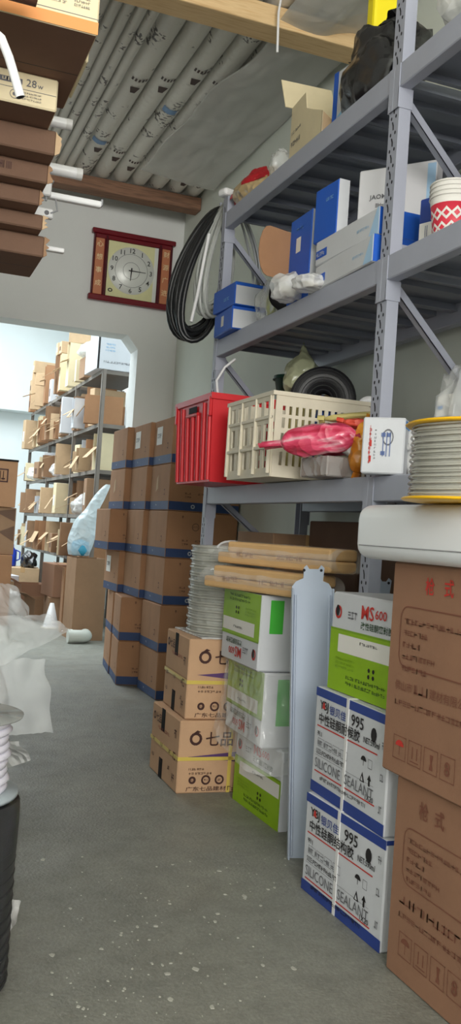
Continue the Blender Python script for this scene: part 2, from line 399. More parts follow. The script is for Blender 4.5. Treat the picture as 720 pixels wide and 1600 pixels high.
# ================================================================== STORAGE RACK
rack = thing('storage_rack', 'tall grey-blue steel storage rack with three loaded shelves along the right wall', 'rack', (0, 0, 0))
XF, XR, PW, PD = 1.36, 1.82, 0.056, 0.040
PY = [3.93, 2.44, 0.95, -0.54]; LV = [1.147, 1.806, 2.385]; BH = 0.075  # bay nearest the shop front is unseen, added to shade the lower right goods
for i, y in enumerate(PY):
    for k, x in enumerate((XF, XR)):
        top = 2.72 if i else 2.46
        mb = MB()
        # open channel: front web and two flanges
        if k == 0: mb.box((x, y-PW/2, 0), (x+0.004, y+PW/2, top)).box((x+0.004, y-PW/2, 0), (x+PD, y-PW/2+0.004, top)).box((x+0.004, y+PW/2-0.004, 0), (x+PD, y+PW/2, top))
        else: mb.box((x+PD-0.004, y-PW/2, 0), (x+PD, y+PW/2, top)).box((x, y-PW/2, 0), (x+PD-0.004, y-PW/2+0.004, top)).box((x, y+PW/2-0.004, 0), (x+PD-0.004, y+PW/2, top))
        post = mb.build('post', STEEL, rack)
        if k == 0:
            hb = MB(); z = 0.08; j = 0
            while z < top-0.04:
                for dy in (-0.013, 0.013):
                    hb.add([(x-0.0006, y+dy+0.0042*math.cos(a*math.pi/4), z+0.006*math.sin(a*math.pi/4)) for a in range(8)], [tuple(range(8))])
                # the S-shaped slot between the round holes
                hb.add([(x-0.0006, y+q[0], z+0.025+q[1]) for q in ((-0.004, -0.014), (0.002, -0.014), (0.004, 0.0), (0.009, 0.013), (0.003, 0.013), (-0.003, 0.0))], [tuple(range(6))])
                z += 0.05
            hb.build('punched_holes', HOLE, post, recalc=False)['kind'] = 'stuff'
    br = MB()
    for z0, z1 in ((0.25, 0.75), (0.8, 1.12), (1.30, 1.72), (1.86, 2.28)):
        n = 1 if z0 < 1.86 else 1
        br_ = MB(); a = Vector((XF+PD, y, z1 if i != 1 else z1)); b = Vector((XR, y, z0))
        d = (b-a).normalized(); sx_ = d.cross(Vector((0, 1, 0)))
        M4 = Matrix((d, Vector((0, 1, 0)), sx_)).transposed().to_4x4(); M4.translation = a
        br_.box((0, -0.012, -0.0125), ((b-a).length, -0.008, 0.0125), M4).box((0, -0.012, -0.0125), ((b-a).length, 0.012, -0.0090), M4)
        br_.build('diagonal_brace', STEEL, rack)
        MB().box((XF+PD, y-0.012, z0-0.02), (XR, y+0.012, z0-0.01)).build('cross_brace', STEEL, rack)
for i in range(3):
    y0, y1 = PY[i+1]+PW/2, PY[i]-PW/2
    for zt in LV:
        for xa, xb in ((XF-0.004, XF+0.036), (XR+0.004, XR+0.044)):
            bm_ = MB().rbox((xa, y0, zt-BH), (xb, y1, zt), 0.003).build('beam', STEEL, rack)
            for yy, s in ((y0, -1), (y1, 1)):
                xo = xa-0.003 if xa < 1.6 else xb
                pl = MB().rbox((xo, min(yy-0.004*s, yy+s*0.0275), zt-0.135), (xo+0.003, max(yy-0.004*s, yy+s*0.0275), zt-0.002), 0.001)
                if xa < 1.6:
                    pl.box((xo, yy-0.003 if s > 0 else yy, zt-0.135), (xo+0.05, yy if s > 0 else yy+0.003, zt-BH))
                c_ = pl.build('beam_connector', STEEL, bm_)
            
        n = 5
        for k in range(n):
            a = y0+(y1-y0)*k/n+0.001; b = y0+(y1-y0)*(k+1)/n-0.001
            MB().box((XF+0.037, a, zt-0.006), (XR+0.003, b, zt-0.004)).box((XF+0.037, a, zt-0.034), (XR+0.003, a+0.002, zt-0.006)).box((XF+0.037, b-0.002, zt-0.034), (XR+0.003, b, zt-0.006))\
                .box((XF+0.037, a+0.002, zt-0.034), (XR+0.003, a+0.02, zt-0.032)).box((XF+0.037, b-0.02, zt-0.034), (XR+0.003, b-0.002, zt-0.032))\
                .box((XF+0.037, (a+b)/2-0.03, zt-0.024), (XR+0.003, (a+b)/2+0.03, zt-0.006)).build('shelf_panel', DECK, rack)

# ================================================================== CEILING TIMBERS AND PIPES
t = MB().rbox((-2.2, 3.70, 3.155), (XW-0.002, 3.84, 3.248), 0.006, 2).build('timber_beam', PINE)
tag(t, 'pale pine beam under the wrapped pipes, nearest the top of the picture', 'beam')
t = MB().rbox((-2.2, 6.08, 3.16), (XW-0.002, 6.20, 3.248), 0.006, 2).build('timber_beam', OLDWOOD)
tag(t, 'weathered brown beam holding the pipes in front of the clock wall', 'beam')
PIPEM = mat('printed_pipe_film', srgb(186, 186, 178), 0.35, bump=0.5, bscale=22)
def pipe_print(M):
    nt = M.node_tree; b = nt.nodes['Principled BSDF']; tc = nt.nodes.new('ShaderNodeTexCoord'); L = nt.links
    oi = nt.nodes.new('ShaderNodeObjectInfo'); ad = nt.nodes.new('ShaderNodeVectorMath'); ad.operation = 'ADD'
    sc_ = nt.nodes.new('ShaderNodeVectorMath'); sc_.operation = 'SCALE'; sc_.inputs['Scale'].default_value = 9.0
    cx = nt.nodes.new('ShaderNodeCombineXYZ'); L.new(oi.outputs['Random'], cx.inputs['X']); L.new(oi.outputs['Random'], cx.inputs['Y'])
    L.new(cx.outputs[0], sc_.inputs[0]); L.new(tc.outputs['Object'], ad.inputs[0]); L.new(sc_.outputs[0], ad.inputs[1])
    big = nt.nodes.new('ShaderNodeTexNoise'); big.inputs['Scale'].default_value = 7; big.inputs['Detail'].default_value = 1; L.new(ad.outputs[0], big.inputs['Vector'])
    fine = nt.nodes.new('ShaderNodeTexNoise'); fine.inputs['Scale'].default_value = 48; fine.inputs['Detail'].default_value = 1; L.new(ad.outputs[0], fine.inputs['Vector'])
    r1 = nt.nodes.new('ShaderNodeValToRGB'); r1.color_ramp.elements[0].position = 0.585; r1.color_ramp.elements[1].position = 0.63; L.new(big.outputs['Fac'], r1.inputs['Fac'])
    r3 = nt.nodes.new('ShaderNodeValToRGB'); r3.color_ramp.elements[0].position = 0.53; r3.color_ramp.elements[1].position = 0.57; L.new(fine.outputs['Fac'], r3.inputs['Fac'])
    mu = nt.nodes.new('ShaderNodeMath'); mu.operation = 'MULTIPLY'; L.new(r1.outputs['Color'], mu.inputs[0]); L.new(r3.outputs['Color'], mu.inputs[1])
    mx = nt.nodes.new('ShaderNodeMixRGB'); mx.inputs['Color1'].default_value = (*srgb(232, 230, 222), 1); mx.inputs['Color2'].default_value = (*srgb(104, 100, 98), 1)
    L.new(mu.outputs[0], mx.inputs['Fac']); L.new(mx.outputs['Color'], b.inputs['Base Color'])
pipe_print(PIPEM)
PIPE_END = mat('pipe_end_white', srgb(220, 222, 220), 0.4)
radii = [0.058, 0.066, 0.062, 0.060, 0.062, 0.060, 0.068] + [0.027]*11
x = XW-0.006; pr = random.Random(3)
names = ['first', 'second', 'third', 'fourth', 'fifth', 'sixth', 'seventh', 'eighth', 'ninth', 'tenth', 'eleventh', 'twelfth', 'thirteenth', 'fourteenth', 'fifteenth', 'sixteenth', 'seventeenth', 'eighteenth']
for i, r in enumerate(radii):
    xc = x-r; x -= 2*r+0.004
    ye = 6.40-pr.uniform(0, 0.05); ys = 2.3
    p = thing('wrapped_pipe', ('%s fat film-wrapped pipe from the right wall, lying on the ceiling beams' if r > .04 else '%s pipe from the right wall on the ceiling beams, thin and film-wrapped') % names[i], 'pipe', (xc, ys, 3.25+r), 0, 'film wrapped pipes overhead')
    n = 60; pts = []; rs = []
    for k in range(n+1):
        y = (ye-ys)*k/n
        pts.append((0.0015*noise.noise((i*3.1, y*3, 0)), y, 0)); rs.append(r-0.0010+0.0011*noise.noise((i*1.7, y*9, 1)))
    MB().tube(pts, rs, 16, caps=False).build('wrap_film', PIPEM, p)
    MB().tube([(0, -0.03, 0), (0, ye-ys+0.02, 0)], r*0.9, 16).build('pipe', PIPE_END, p)
    # dark trade marks printed on the underside of the film
    if r > .04:
        mk = MB()
        for y in [pr.uniform(0.7, 1.4)+k*1.15 for k in range(3)]:
            s = 0.035; zz = -r-0.0012
            mk.add([(-s*.35, y+s*1.4, zz), (s*.35, y+s*1.4, zz), (s*.75, y-s*.4, zz*0.97), (-s*.75, y-s*.4, zz*0.97)], [(0, 1, 2, 3)])
            for q in range(5):
                a = -0.6+q*0.28; mk.add([((r+.0012)*math.sin(a+u), y-0.11+v, -(r+.0012)*math.cos(a+u)) for u, v in ((0, 0), (.16, 0), (.16, .03), (0, .03))], [(0, 1, 2, 3)])
        if i in (5, 6, 4):
            for y in ((2.6,), (1.5,), (0.9, 3.2))[i-4]:
                MB().grid(lambda a, b: Vector(((r+.0016)*math.sin(-0.9+1.3*a), y+0.055*b, -(r+.0016)*math.cos(-0.9+1.3*a))), 8, 2).build('blue_print', mat('faded_blue_print', srgb(120, 160, 205), 0.4), p, recalc=False)
        mk.build('printed_mark', mat('pipe_ink', srgb(70, 52, 50), 0.5), p, recalc=False)['kind'] = 'stuff'
# ================================================================== GOODS ON THE FLOOR, RIGHT SIDE
def uvx(px, py, X, ymax, z0):
    p = at(px, py, X=X); return ymax-p.y, p.z-z0
def uvy(px, py, Y, xmin, z0):
    p = at(px, py, Y=Y); return p.x-xmin, p.z-z0
def strap(root, size, axis, pos, M, w_=0.014, t_=0.0022, name='strap'):
    """flat band round a box; axis 'z' = level band at height pos, 'y' = upright band round front/top/back at y=pos, 'x' = upright band round the sides at x=pos"""
    sx, sy, sz = size[0]/2+t_, size[1]/2+t_, size[2]+t_
    if axis == 'z': lo = [(-sx, -sy), (sx, -sy), (sx, sy), (-sx, sy)]; ring = lambda o, k: [(x_*(1-o/sx), y_*(1-o/sy), pos+k) for x_, y_ in lo]
    elif axis == 'y': lo = [(-sx, -0.0), (sx, -0.0), (sx, sz), (-sx, sz)]; ring = lambda o, k: [(x_*(1-o/sx), pos+k, min(max(z_, 0.001), sz-o)) for x_, z_ in lo]
    else: lo = [(-sy, -0.0), (sy, -0.0), (sy, sz), (-sy, sz)]; ring = lambda o, k: [(pos+k, y_*(1-o/sy), min(max(z_, 0.001), sz-o)) for y_, z_ in lo]
    mb = MB(); vs = ring(0, -w_/2)+ring(0, w_/2)+ring(t_*0.9, -w_/2)+ring(t_*0.9, w_/2)
    fs = []
    for i in range(4):
        j = (i+1) % 4; fs += [(i, j, 4+j, 4+i), (8+i, 12+i, 12+j, 8+j), (i, 8+i, 8+j, j), (4+i, 4+j, 12+j, 12+i)]
    return mb.add(vs, fs).build(name, M, root)
# ---- two big brown cartons under the white cover
BY1 = 1.872
for k, (z0, h, xf, y1, lab) in enumerate(((0.0, 0.434, 1.135, 1.825, 'big reddish-brown carton standing on the floor at the right edge of the picture'),
                                          (0.436, 0.474, 1.120, BY1, 'big reddish-brown carton with red print, under the white plastic cover'))):
    sz = (0.42, 0.60, h)
    t = carton(lab, (xf+sz[0]/2, y1-sz[1]/2, z0), sz, KRAFT_R, 0, tape=TAPE_CLEAR, seam='topx')
    f = Face(t, sz, '-x')
    U = lambda px, py: uvx(px, py, xf, y1, z0)
    ink = DULLRED_INK; dv = 0
    if k == 1:
        for ch, px, py in (('枪', 672, 926), ('式', 702, 930)):
            u, v = U(px, py); f.text(ch, u-0.016, v-0.006, 0.038, RED_INK, bold=True, w=0.034)
        u0, v1 = U(628, 945); u1, v0 = 0.55, U(622, 1040)[1]
        f.frame(u0, v0, u1, v1, 0.0028, ink, r=0.03)
        for j in range(5): f.lines(u0+0.018, v1-0.04-j*0.026, (0.24, 0.10, 0.07, 0.13, 0.10)[j], 0.012, ink, n=(16, 7, 5, 9, 7)[j], seed=j+3)
        f.text('佛山市', u0-0.004, v0-0.052, 0.022, ink); f.text('建材有限公司', u0+0.135, v0-0.050, 0.022, ink, w=0.15)
        f.lines(u0+0.075, v0-0.05, 0.055, 0.02, ink, n=3, seed=5)
        f.lines(u0, v0-0.085, 0.30, 0.012, ink, n=18, seed=9)
        uu, vv = U(614, 1182)
    else:
        u0, v1 = 0.045, h-0.10; u1, v0 = 0.55, v1-0.125
        for ch, uu in (('枪', 0.10), ('式', 0.16)): f.text(ch, uu, h-0.07, 0.038, ink, bold=True, w=0.034)
        f.frame(u0, v0, u1, v1, 0.0022, ink, r=0.03)
        for j in range(5): f.lines(u0+0.018, v1-0.032-j*0.021, (0.24, 0.10, 0.07, 0.13, 0.10)[j], 0.010, ink, n=(16, 7, 5, 9, 7)[j], seed=j+3)
        f.lines(u0, v0-0.045, 0.30, 0.018, ink, n=13, seed=5); f.lines(u0, v0-0.075, 0.30, 0.011, ink, n=18, seed=9)
        uu, vv = 0.05, 0.052
    # transport marks: umbrella, this way up, glass, weight
    for j in range(4):
        a = uu+j*0.062; s = 0.052
        f.frame(a, vv, a+s, vv+s, 0.0016, ink)
        cx, cy = a+s/2, vv+s/2
        if j == 0:
            f.poly([(cx+0.017*math.cos(q*math.pi/8), cy+0.004+0.013*math.sin(q*math.pi/8)) for q in range(9)], RED_INK if k else ink); f.rect(cx-0.001, cy-0.016, cx+0.001, cy+0.004, ink, l=2)
        if j == 1:
            for d in (-0.009, 0.009): f.rect(cx+d-0.0015, cy-0.012, cx+d+0.0015, cy+0.014, ink, l=2)
            f.rect(cx-0.017, cy-0.019, cx+0.017, cy-0.017, ink, l=2)
        if j == 2: f.poly([(cx-0.004, cy-0.018), (cx+0.010, cy-0.018), (cx+0.006, cy-0.004), (cx+0.009, cy+0.014), (cx-0.003, cy+0.014), (cx, cy-0.004)], ink)
        if j == 3: f.text('8', cx, cy, 0.030, ink, bold=True, center=True)
    f.done()
# ---- white plastic unit cover lying on the upper brown carton
t = thing('plastic_cover', 'long white rounded plastic cover lying on the big brown carton', 'cover', (1.27, 1.62, 0.912))
MB().rbox((-0.205, -0.40, 0), (0.205, 0.36, 0.128), 0.034, 4, smooth=True).build('shell', mat('white_gloss_plastic', srgb(238, 241, 245), 0.3), t)
MB().rbox((-0.2065, -0.36, 0.030), (-0.204, 0.325, 0.0325), 0.0008).build('seam_line', GREY_PL, t)
# ---- yellow spool of clear hose on the cover
def hose_spool(label, loc, r, h, flange, rim, loops, tube_r, name='hose_spool', rz=0):
    t = thing(name, label, 'spool', loc, rz)
    if flange:
        for z in (0.0, h-0.006):
            MB().lathe([(r*0.2, z), (r-0.004, z), (r, z+0.003), (r-0.004, z+0.006), (r*0.2, z+0.006)], 40).build('flange', flange, t)
    MB().lathe([(r*0.42, 0.006), (r*0.42, h-0.006)], 28).build('core', OFFWHITE_PL, t)
    n = loops
    z0 = 0.006+tube_r if flange else tube_r
    z1 = h-0.006-tube_r if flange else h-tube_r
    rr = rim
    for k in range(n):
        z = z0+(z1-z0)*k/(n-1); q = rr+0.004*math.sin(k*2.3)
        MB().tube([(q*math.cos(a*math.pi/16), q*math.sin(a*math.pi/16), z+0.001*math.sin(a)) for a in range(32)], tube_r, 6, closed=True).build('hose_loop', CLEAR_HOSE, t)
    return t
zt = 1.042
hose_spool('yellow-flanged spool of clear hose standing on the white plastic cover', (1.145, 1.575, zt), 0.170, 0.157, YELLOW_PL, 0.152, 34, 0.0026)
# ---- silicone sealant cartons
def sealant_box(label, loc, sz, l2, rz=0):
    t = thing('sealant_carton', label, 'carton', loc, rz, 'white and blue sealant cartons'); body(t, sz, WHITE_CARD)
    sx, sy, h = sz
    f = Face(t, sz, '-x'); W = f.W
    f.rect(0.0, h-0.024, W, h-0.001, NAVY_CARD, 'blue_band'); f.rect(0, 0.001, W, 0.030, NAVY_CARD, 'blue_band')
    f.text('YBJ', 0.030, h-0.062, 0.030, BLACK_INK, bold=True, w=0.052); f.poly([(0.048, h-0.052), (0.066, h-0.052), (0.060, h-0.036), (0.052, h-0.036)], RED_INK, l=4)
    f.text('银贝佳', 0.090, h-0.060, 0.024, NAVY_CARD, bold=True, w=0.095); f.text('995', 0.215, h-0.062, 0.030, BLACK_INK, bold=True, w=0.066)
    f.text(l2, 0.030, h-0.095, 0.030, BLACK_INK, bold=True, w=0.235)
    f.rect(0.018, h-0.104, W-0.05, h-0.1005, RED_INK, 'red_rule'); f.text('NET:590ml', 0.285, h-0.088, 0.015, BLACK_INK, bold=True, w=0.080)
    f.disc(W-0.072, h-0.060, 0.014, BLACK_INK, sq=1.25)
    f.lines(0.025, h-0.128, 0.03, 0.012, BLACK_INK, 2, 1); f.lines(0.025, h-0.152, 0.15, 0.012, GREY_INK, 8, 2)
    for q in range(4): f.frame(0.030+q*0.045, h-0.156, 0.068+q*0.045, h-0.134, 0.001, GREY_INK)
    f.text('SIZE:', 0.025, h-0.176, 0.013, BLACK_INK, w=0.032); f.lines(0.060, h-0.176, 0.13, 0.012, BLACK_INK, 11, 4)
    f.rect(0.018, h-0.182, W-0.06, h-0.1812, GREY_INK, 'grey_rule')
    f.text('SILICONE', 0.022, h-0.214, 0.026, GREY_INK, w=0.150); f.text('SEALANT', 0.198, h-0.214, 0.026, GREY_INK, w=0.150)
    f.rect(0.018, h-0.226, W-0.05, h-0.2225, RED_INK, 'red_rule'); f.text('1X20', W-0.095, h-0.2205+0.0, 0.0001+0.013, BLACK_INK, bold=True, w=0.04)
    f.lines(0.055, h-0.2415, 0.26, 0.010, BLACK_INK, 22, 5); 
    cx, cy = W-0.115, h-0.132
    f.poly([(cx+0.014*math.cos(q*math.pi/8), cy+0.012*math.sin(q*math.pi/8)) for q in range(9)], BLACK_INK); f.rect(cx-0.001, cy-0.012, cx+0.001, cy, BLACK_INK, l=2)
    f.frame(cx+0.024, cy-0.012, cx+0.044, cy+0.010, 0.0012, GREY_INK)
    f.poly([(cx-0.014, cy-0.052), (cx+0.010, cy-0.052), (cx-0.002, cy-0.028)], BLACK_INK); f.poly([(cx-0.008, cy-0.049), (cx+0.004, cy-0.049), (cx-0.002, cy-0.037)], WHITE_CARD, l=3)
    f.poly([(cx+0.030, cy-0.054), (cx+0.038, cy-0.054), (cx+0.038, cy-0.040), (cx+0.044, cy-0.040), (cx+0.034, cy-0.026), (cx+0.024, cy-0.040), (cx+0.030, cy-0.040)], BLACK_INK)
    for q in range(3): f.lines(W-0.028, 0.05+q*0.075, 0.016, 0.018, GREY_INK, 2, q+20)
    f.done()
    strap(t, sz, 'y', 0.012 if 'top' in label else 0.02, STRAP_WHT, 0.013)
    f2 = Face(t, sz, '-y'); f2.rect(0, h-0.012, f2.W, h-0.001, NAVY_CARD, 'blue_band'); f2.done()
    return t
sealant_box('white and blue sealant carton standing on the floor beside the big brown cartons', (1.295, 2.092, 0), (0.29, 0.405, 0.262), '中性硅酮结构胶', math.radians(1.5))
sealant_box('white and blue sealant carton on top of its twin, under the lime carton', (1.302, 2.100, 0.2625), (0.29, 0.405, 0.284), '中性硅酮耐候胶', math.radians(-1))
# ---- lime and white MS cartons
def ms_face_x(t, sz, flip=False):
    f = Face(t, sz, '-x', eps=0.0009); W, H = f.W, f.H
    g = (lambda u, v: (W-u, H-v)) if flip else (lambda u, v: (u, v)); R = 180 if flip else 0
    def rect(u0, v0, u1, v1, M, nm, l=1):
        a, b = g(u0, v0), g(u1, v1); f.rect(min(a[0], b[0]), min(a[1], b[1]), max(a[0], b[0]), max(a[1], b[1]), M, nm, l)
    rect(0, 0.0, W, H*0.62, LIME, 'lime_panel'); rect(W*0.12, H*0.40, W*0.98, H*0.58, PAPER, 'white_panel', 2)
    rect(0, H*0.615, W, H*0.635, mat('olive_ink', srgb(120, 160, 20), 0.5), 'lime_rule', 2)
    u, v = g(W*0.10, H*0.80)
    f.disc(u, v, 0.018, RED_INK, 'logo', r_in=0.011); f.disc(u-0.003, v+0.004, 0.010, BLACK_INK, 'logo_dot', l=3, sq=1.5)
    u, v = g(W*0.24, H*0.75); f.lines(min(u, u-0.05 if flip else u), v if not flip else v-0.02, 0.05, 0.02, GREY_INK, 3, 8)
    u, v = g(W*0.42, H*0.775); f.text('MS', u, v, 0.036, RED_INK, bold=True, rot=R, w=0.062)
    u, v = g(W*0.42+0.068, H*0.80); f.text('600', u, v, 0.024, RED_INK, bold=True, rot=R, w=0.055)
    u, v = g(W*0.42, H*0.675); f.text('改性硅酮密封胶', u, v, 0.020, mat('dark_green_ink', srgb(40, 70, 40), 0.6), bold=True, rot=R, w=0.155)
    u, v = g(W*0.42, H*0.52); f.lines(u-0.0 if not flip else u-0.09, v, 0.09, 0.007, BLACK_INK, 9, 3)
    for j in range(3):
        u, v = g(W*0.10, H*(0.32-j*0.04)); f.lines(u if not flip else u-0.10, v, 0.10, 0.006, mat('olive_ink', srgb(120, 160, 20), 0.5), 12, 30+j)
    for j in range(2):
        u, v = g(W*0.26, H*(0.15-j*0.06)); f.lines(u if not flip else u-0.20, v, 0.20, 0.009, mat('dark_green_ink', srgb(40, 70, 40), 0.6), 18, 40+j)
    for j in range(4):
        u, v = g(W*0.56+(j % 2)*0.022, H*0.24+(j//2)*0.016); f.disc(u, v, 0.006, BLACK_INK, 'printed_mark', l=3, n=6)
    f.done()
def ms_face_y(t, sz, kind):
    f = Face(t, sz, '-y', eps=0.0009); W, H = f.W, f.H
    if kind == 'flip':
        f.rect(W*0.10, H*0.50, W*0.24, H*0.94, GREEN_INK, 'green_bar'); f.rect(W*0.36, H*0.50, W*0.86, H*0.96, PALE_GREEN, 'pale_green_panel')
        f.disc(W*0.56, H*0.76, 0.030, GREEN_INK, 'green_splash', n=9, l=3); f.disc(W*0.60, H*0.60, 0.014, GREEN_INK, 'green_splash', n=7, l=3)
    elif kind == 'wrap':
        f.rect(W*0.14, H*0.30, W*0.44, H*0.92, GREEN_INK, 'green_bar'); f.rect(W*0.50, H*0.30, W*0.9, H*0.92, PALE_GREEN, 'pale_green_panel')
    else:
        f.rect(0.0, 0.0, W*0.09, H*0.46, WHITE_CARD, 'white_panel'); f.rect(W*0.10, 0.004, W, H*0.24, GREEN_INK, 'green_panel'); f.rect(W*0.16, 0.012, W*0.40, H*0.22, PAPER, 'white_panel', 2)
        f.text('M', W*0.18, 0.02, H*0.17, GREEN_INK, bold=True, l=4)
        f.rect(W*0.30, H*0.50, W, H*0.515, mat('magenta_ink', srgb(190, 30, 90), 0.5), 'magenta_rule')
        f.text('改性', W*0.24, H*0.33, 0.028, BLACK_INK, bold=True, w=0.05); f.lines(W*0.28, H*0.26, 0.06, 0.010, GREY_INK, 6, 3)
        f.lines(W*0.16, H*0.82, 0.03, 0.015, BLACK_INK, 2, 4); f.lines(W*0.30, H*0.84, 0.10, 0.007, GREY_INK, 9, 5)
    f.done()
def ms_box(label, loc, sz, flip=False, kind='plain', rz=0.0, rot=None):
    t = thing('sealant_carton', label, 'carton', loc, rz, 'lime and white cartons', rot); body(t, sz, WHITE_CARD, 0.005)
    ms_face_x(t, sz, flip); ms_face_y(t, sz, kind); return t
ms_box('lime and white carton with red lettering, on top of the blue and white cartons', (1.330, 2.085, 0.549), (0.30, 0.385, 0.262), rz=math.radians(1.0))
t1 = ms_box('lime and white carton on the floor, lowest of three beside the yellow-strapped cartons', (1.435, 2.930, 0), (0.34, 0.375, 0.256), rz=math.radians(2))
t2 = ms_box('film-wrapped lime and white carton, middle of three', (1.385, 2.955, 0.257), (0.34, 0.36, 0.245), flip=True, kind='wrap', rz=math.radians(-2))
t3 = ms_box('upside-down lime and white carton, topmost of three, under the tan tubes', (1.36, 2.975, 0.504), (0.34, 0.36, 0.250), flip=True, kind='flip', rz=math.radians(-1))
# torn film bag round the middle carton: film front and a swinging hem
def bag_fn(a, b):
    # wraps -x face (a<.5) then -y face
    hx, hy = 0.178, 0.188
    n = noise.noise((a*6, b*4, 3.0))*0.010+abs(noise.noise((a*15, b*9, 1.0)))*0.008
    z = 0.245*b*1.02-0.075*(1-b)*(0.35+0.9*max(0, (0.75-abs(a-0.55))))
    if a < 0.5: p = Vector((-hx-0.004-n-0.03*(1-b)**2, hy-a*2*2*hy, z))
    else: p = Vector((-hx+(a-0.5)*2*1.0*hx*1.9, -hy-0.004-n-0.035*(1-b)**2, z))
    return p
bag = MB().grid(bag_fn, 46, 22).build('plastic_wrap', film('thin_wrap_film', (0.92, 0.94, 0.94), 0.26, 0.12), None)
bag.parent = t2; bag.name = 'film_wrap'
# ---- yellow-strapped brown cartons
def qi_box(label, loc, sz, rz, band_z, vertical):
    t = thing('strapped_carton', label, 'carton', loc, rz, 'yellow strapped cartons'); body(t, sz, mat('warm_pale_card', srgb(198, 160, 126), 0.85, var=0.07, scale=5, bump=0.06, bscale=160), 0.004)
    sx, sy, h = sz
    f = Face(t, sz, '-y'); W = f.W
    f.disc(0.062, h-0.065, 0.024, BROWN_INK, 'logo', r_in=0.014); f.poly([(0.050, h-0.046), (0.066, h-0.034), (0.080, h-0.040), (0.064, h-0.046)], BROWN_INK, 'logo')
    f.text('七品', 0.100, h-0.092, 0.052, BROWN_INK, bold=True, w=0.105)
    f.poly([(0.035, h-0.130), (W*0.98, h-0.100), (W*0.98, h-0.165)], PURPLE_INK, 'purple_flash')
    f.lines(0.042, h-0.178, 0.06, 0.008, BROWN_INK, 6, 2); f.lines(0.042, h-0.194, 0.09, 0.008, BROWN_INK, 8, 3)
    for j in range(3): f.disc(0.058+j*0.052, 0.048, 0.018 if j else 0.014, BROWN_INK, 'printed_mark', r_in=0.011 if j else 0.006); f.lines(0.050+j*0.052, 0.044, 0.016, 0.008, BROWN_INK, 2, j)
    f.text('广东七品建材', 0.035, 0.008, 0.017, BROWN_INK, bold=True, w=0.155); f.lines(0.195, 0.008, 0.12, 0.016, BROWN_INK, 8, 7)
    f.done()
    f = Face(t, sz, '-x'); W = f.W
    f.disc(0.040, h-0.045, 0.016, BROWN_INK, 'logo', r_in=0.009); f.text('七品', 0.066, h-0.062, 0.034, BROWN_INK, bold=True, w=0.07)
    f.lines(0.10, h-0.085, 0.16, 0.012, mat('red_brown_ink', srgb(150, 60, 44), 0.6), 10, 4)
    for a in range(3):
        for b in range(2): f.lines(0.035+a*0.11, 0.06+b*0.06, 0.028, 0.014, BROWN_INK, 2, a+b*5)
    for b in range(3): f.lines(W-0.060, 0.03+b*0.08, 0.030, 0.030, BROWN_INK, 2, 30+b, name='printed_mark')
    f.rect(0.005, h*0.5-0.0006, W-0.005, h*0.5+0.0006, KRAFT_D, 'flap_seam', 1)
    f.done()
    x_ = -sx/2-0.0013; y_ = sy/2-0.135
    for z0, z1 in ((h-0.085, h), (0.0, 0.075)):
        MB().box((x_, y_-0.045, z0), (x_+0.001, y_, z1)).build('black_tape', TAPE_BLACK, t)
    strap(t, sz, 'z', band_z, STRAP_YEL, 0.013)
    if vertical: strap(t, sz, 'x', vertical, STRAP_YEL, 0.013)
    return t
qi_box('brown carton with crossed yellow straps and a purple flash, standing on the floor', (1.265, 3.375, 0), (0.385, 0.375, 0.262), math.radians(-1), 0.125, 0.005)
qi_box('brown carton with one yellow strap, stacked on the cross-strapped carton', (1.285, 3.365, 0.264), (0.375, 0.335, 0.292), math.radians(-3), 0.135, None)
# ---- clear hose coil on the strapped cartons
t = hose_spool('tall coil of clear hose standing on the yellow-strapped cartons', (1.300, 3.375, 0.5565), 0.168, 0.340, None, 0.160, 34, 0.0050, 'hose_coil')
MB().lathe([(0.161, 0.01), (0.161, 0.335)], 32, cap=False).build('film_sleeve', film('grey_sleeve_film', (0.58, 0.60, 0.55), 0.55, 0.25), t)
MB().tube([(-0.06+0.055*math.cos(a/9*math.pi), -0.13, 0.335+0.028*math.sin(a/9*math.pi)) for a in range(10)], 0.004, 6).build('carry_cord', STRAP_WHT, t)
MB().rbox((-0.165, -0.165, -0.0005), (0.165, 0.165, 0.006), 0.002).build('base_sheet', FILM_W, t)
# ---- tan tubes in film lying on the lime cartons
TAN = mat('tan_paper_tube', srgb(206, 168, 118), 0.6, var=0.06, scale=6)
for k, (x_, y0, y1, z, lab) in enumerate(((1.235, 2.60, 3.16, 0.7555, 'film sleeve of tan paper packs lying on the upside-down lime carton, lower one'),
                                          (1.285, 2.575, 3.15, 0.842, 'film sleeve of tan paper packs lying on another sleeve, upper one'))):
    t = thing('tube_pack', lab, 'pack', (x_, (y0+y1)/2, z), math.radians(19 if k == 0 else 21)); L = (y1-y0)/2
    for j in range(2):
        MB().rbox((-0.065, -L+0.02, 0.003+0.039*j), (0.066, L-0.02-0.05*j, 0.041+0.039*j), 0.008, 2).build('paper_pack', TAN, t)
    f = Face(t, (0.131, 2*L-0.04, 0.08), '-x', eps=0.001)
    f.lines(0.10, 0.030, 0.09, 0.016, mat('tan_print', srgb(160, 110, 70), 0.6), 5, k); f.lines(0.30, 0.032, 0.12, 0.016, mat('tan_print', srgb(160, 110, 70), 0.6), 6, k+4); f.done()
    def sl(a, b):
        th = 2*math.pi*a; y = -L-0.01+(2*L+0.09)*b
        q = max(0, (b-0.86)/0.14); k_ = 1-0.75*q+0.25*q*noise.noise((a*9, b*20, k))
        n = 1+0.05*noise.noise((math.cos(th)*2, math.sin(th)*2, y*14+k*5))
        return Vector((0.074*math.cos(th)*n*k_+0.001, y, 0.042+0.041*max(-0.98, math.sin(th)*n*k_)-0.03*q))
    MB().grid(sl, 28, 40).build('film_sleeve', FILM_SMOOTH, t)
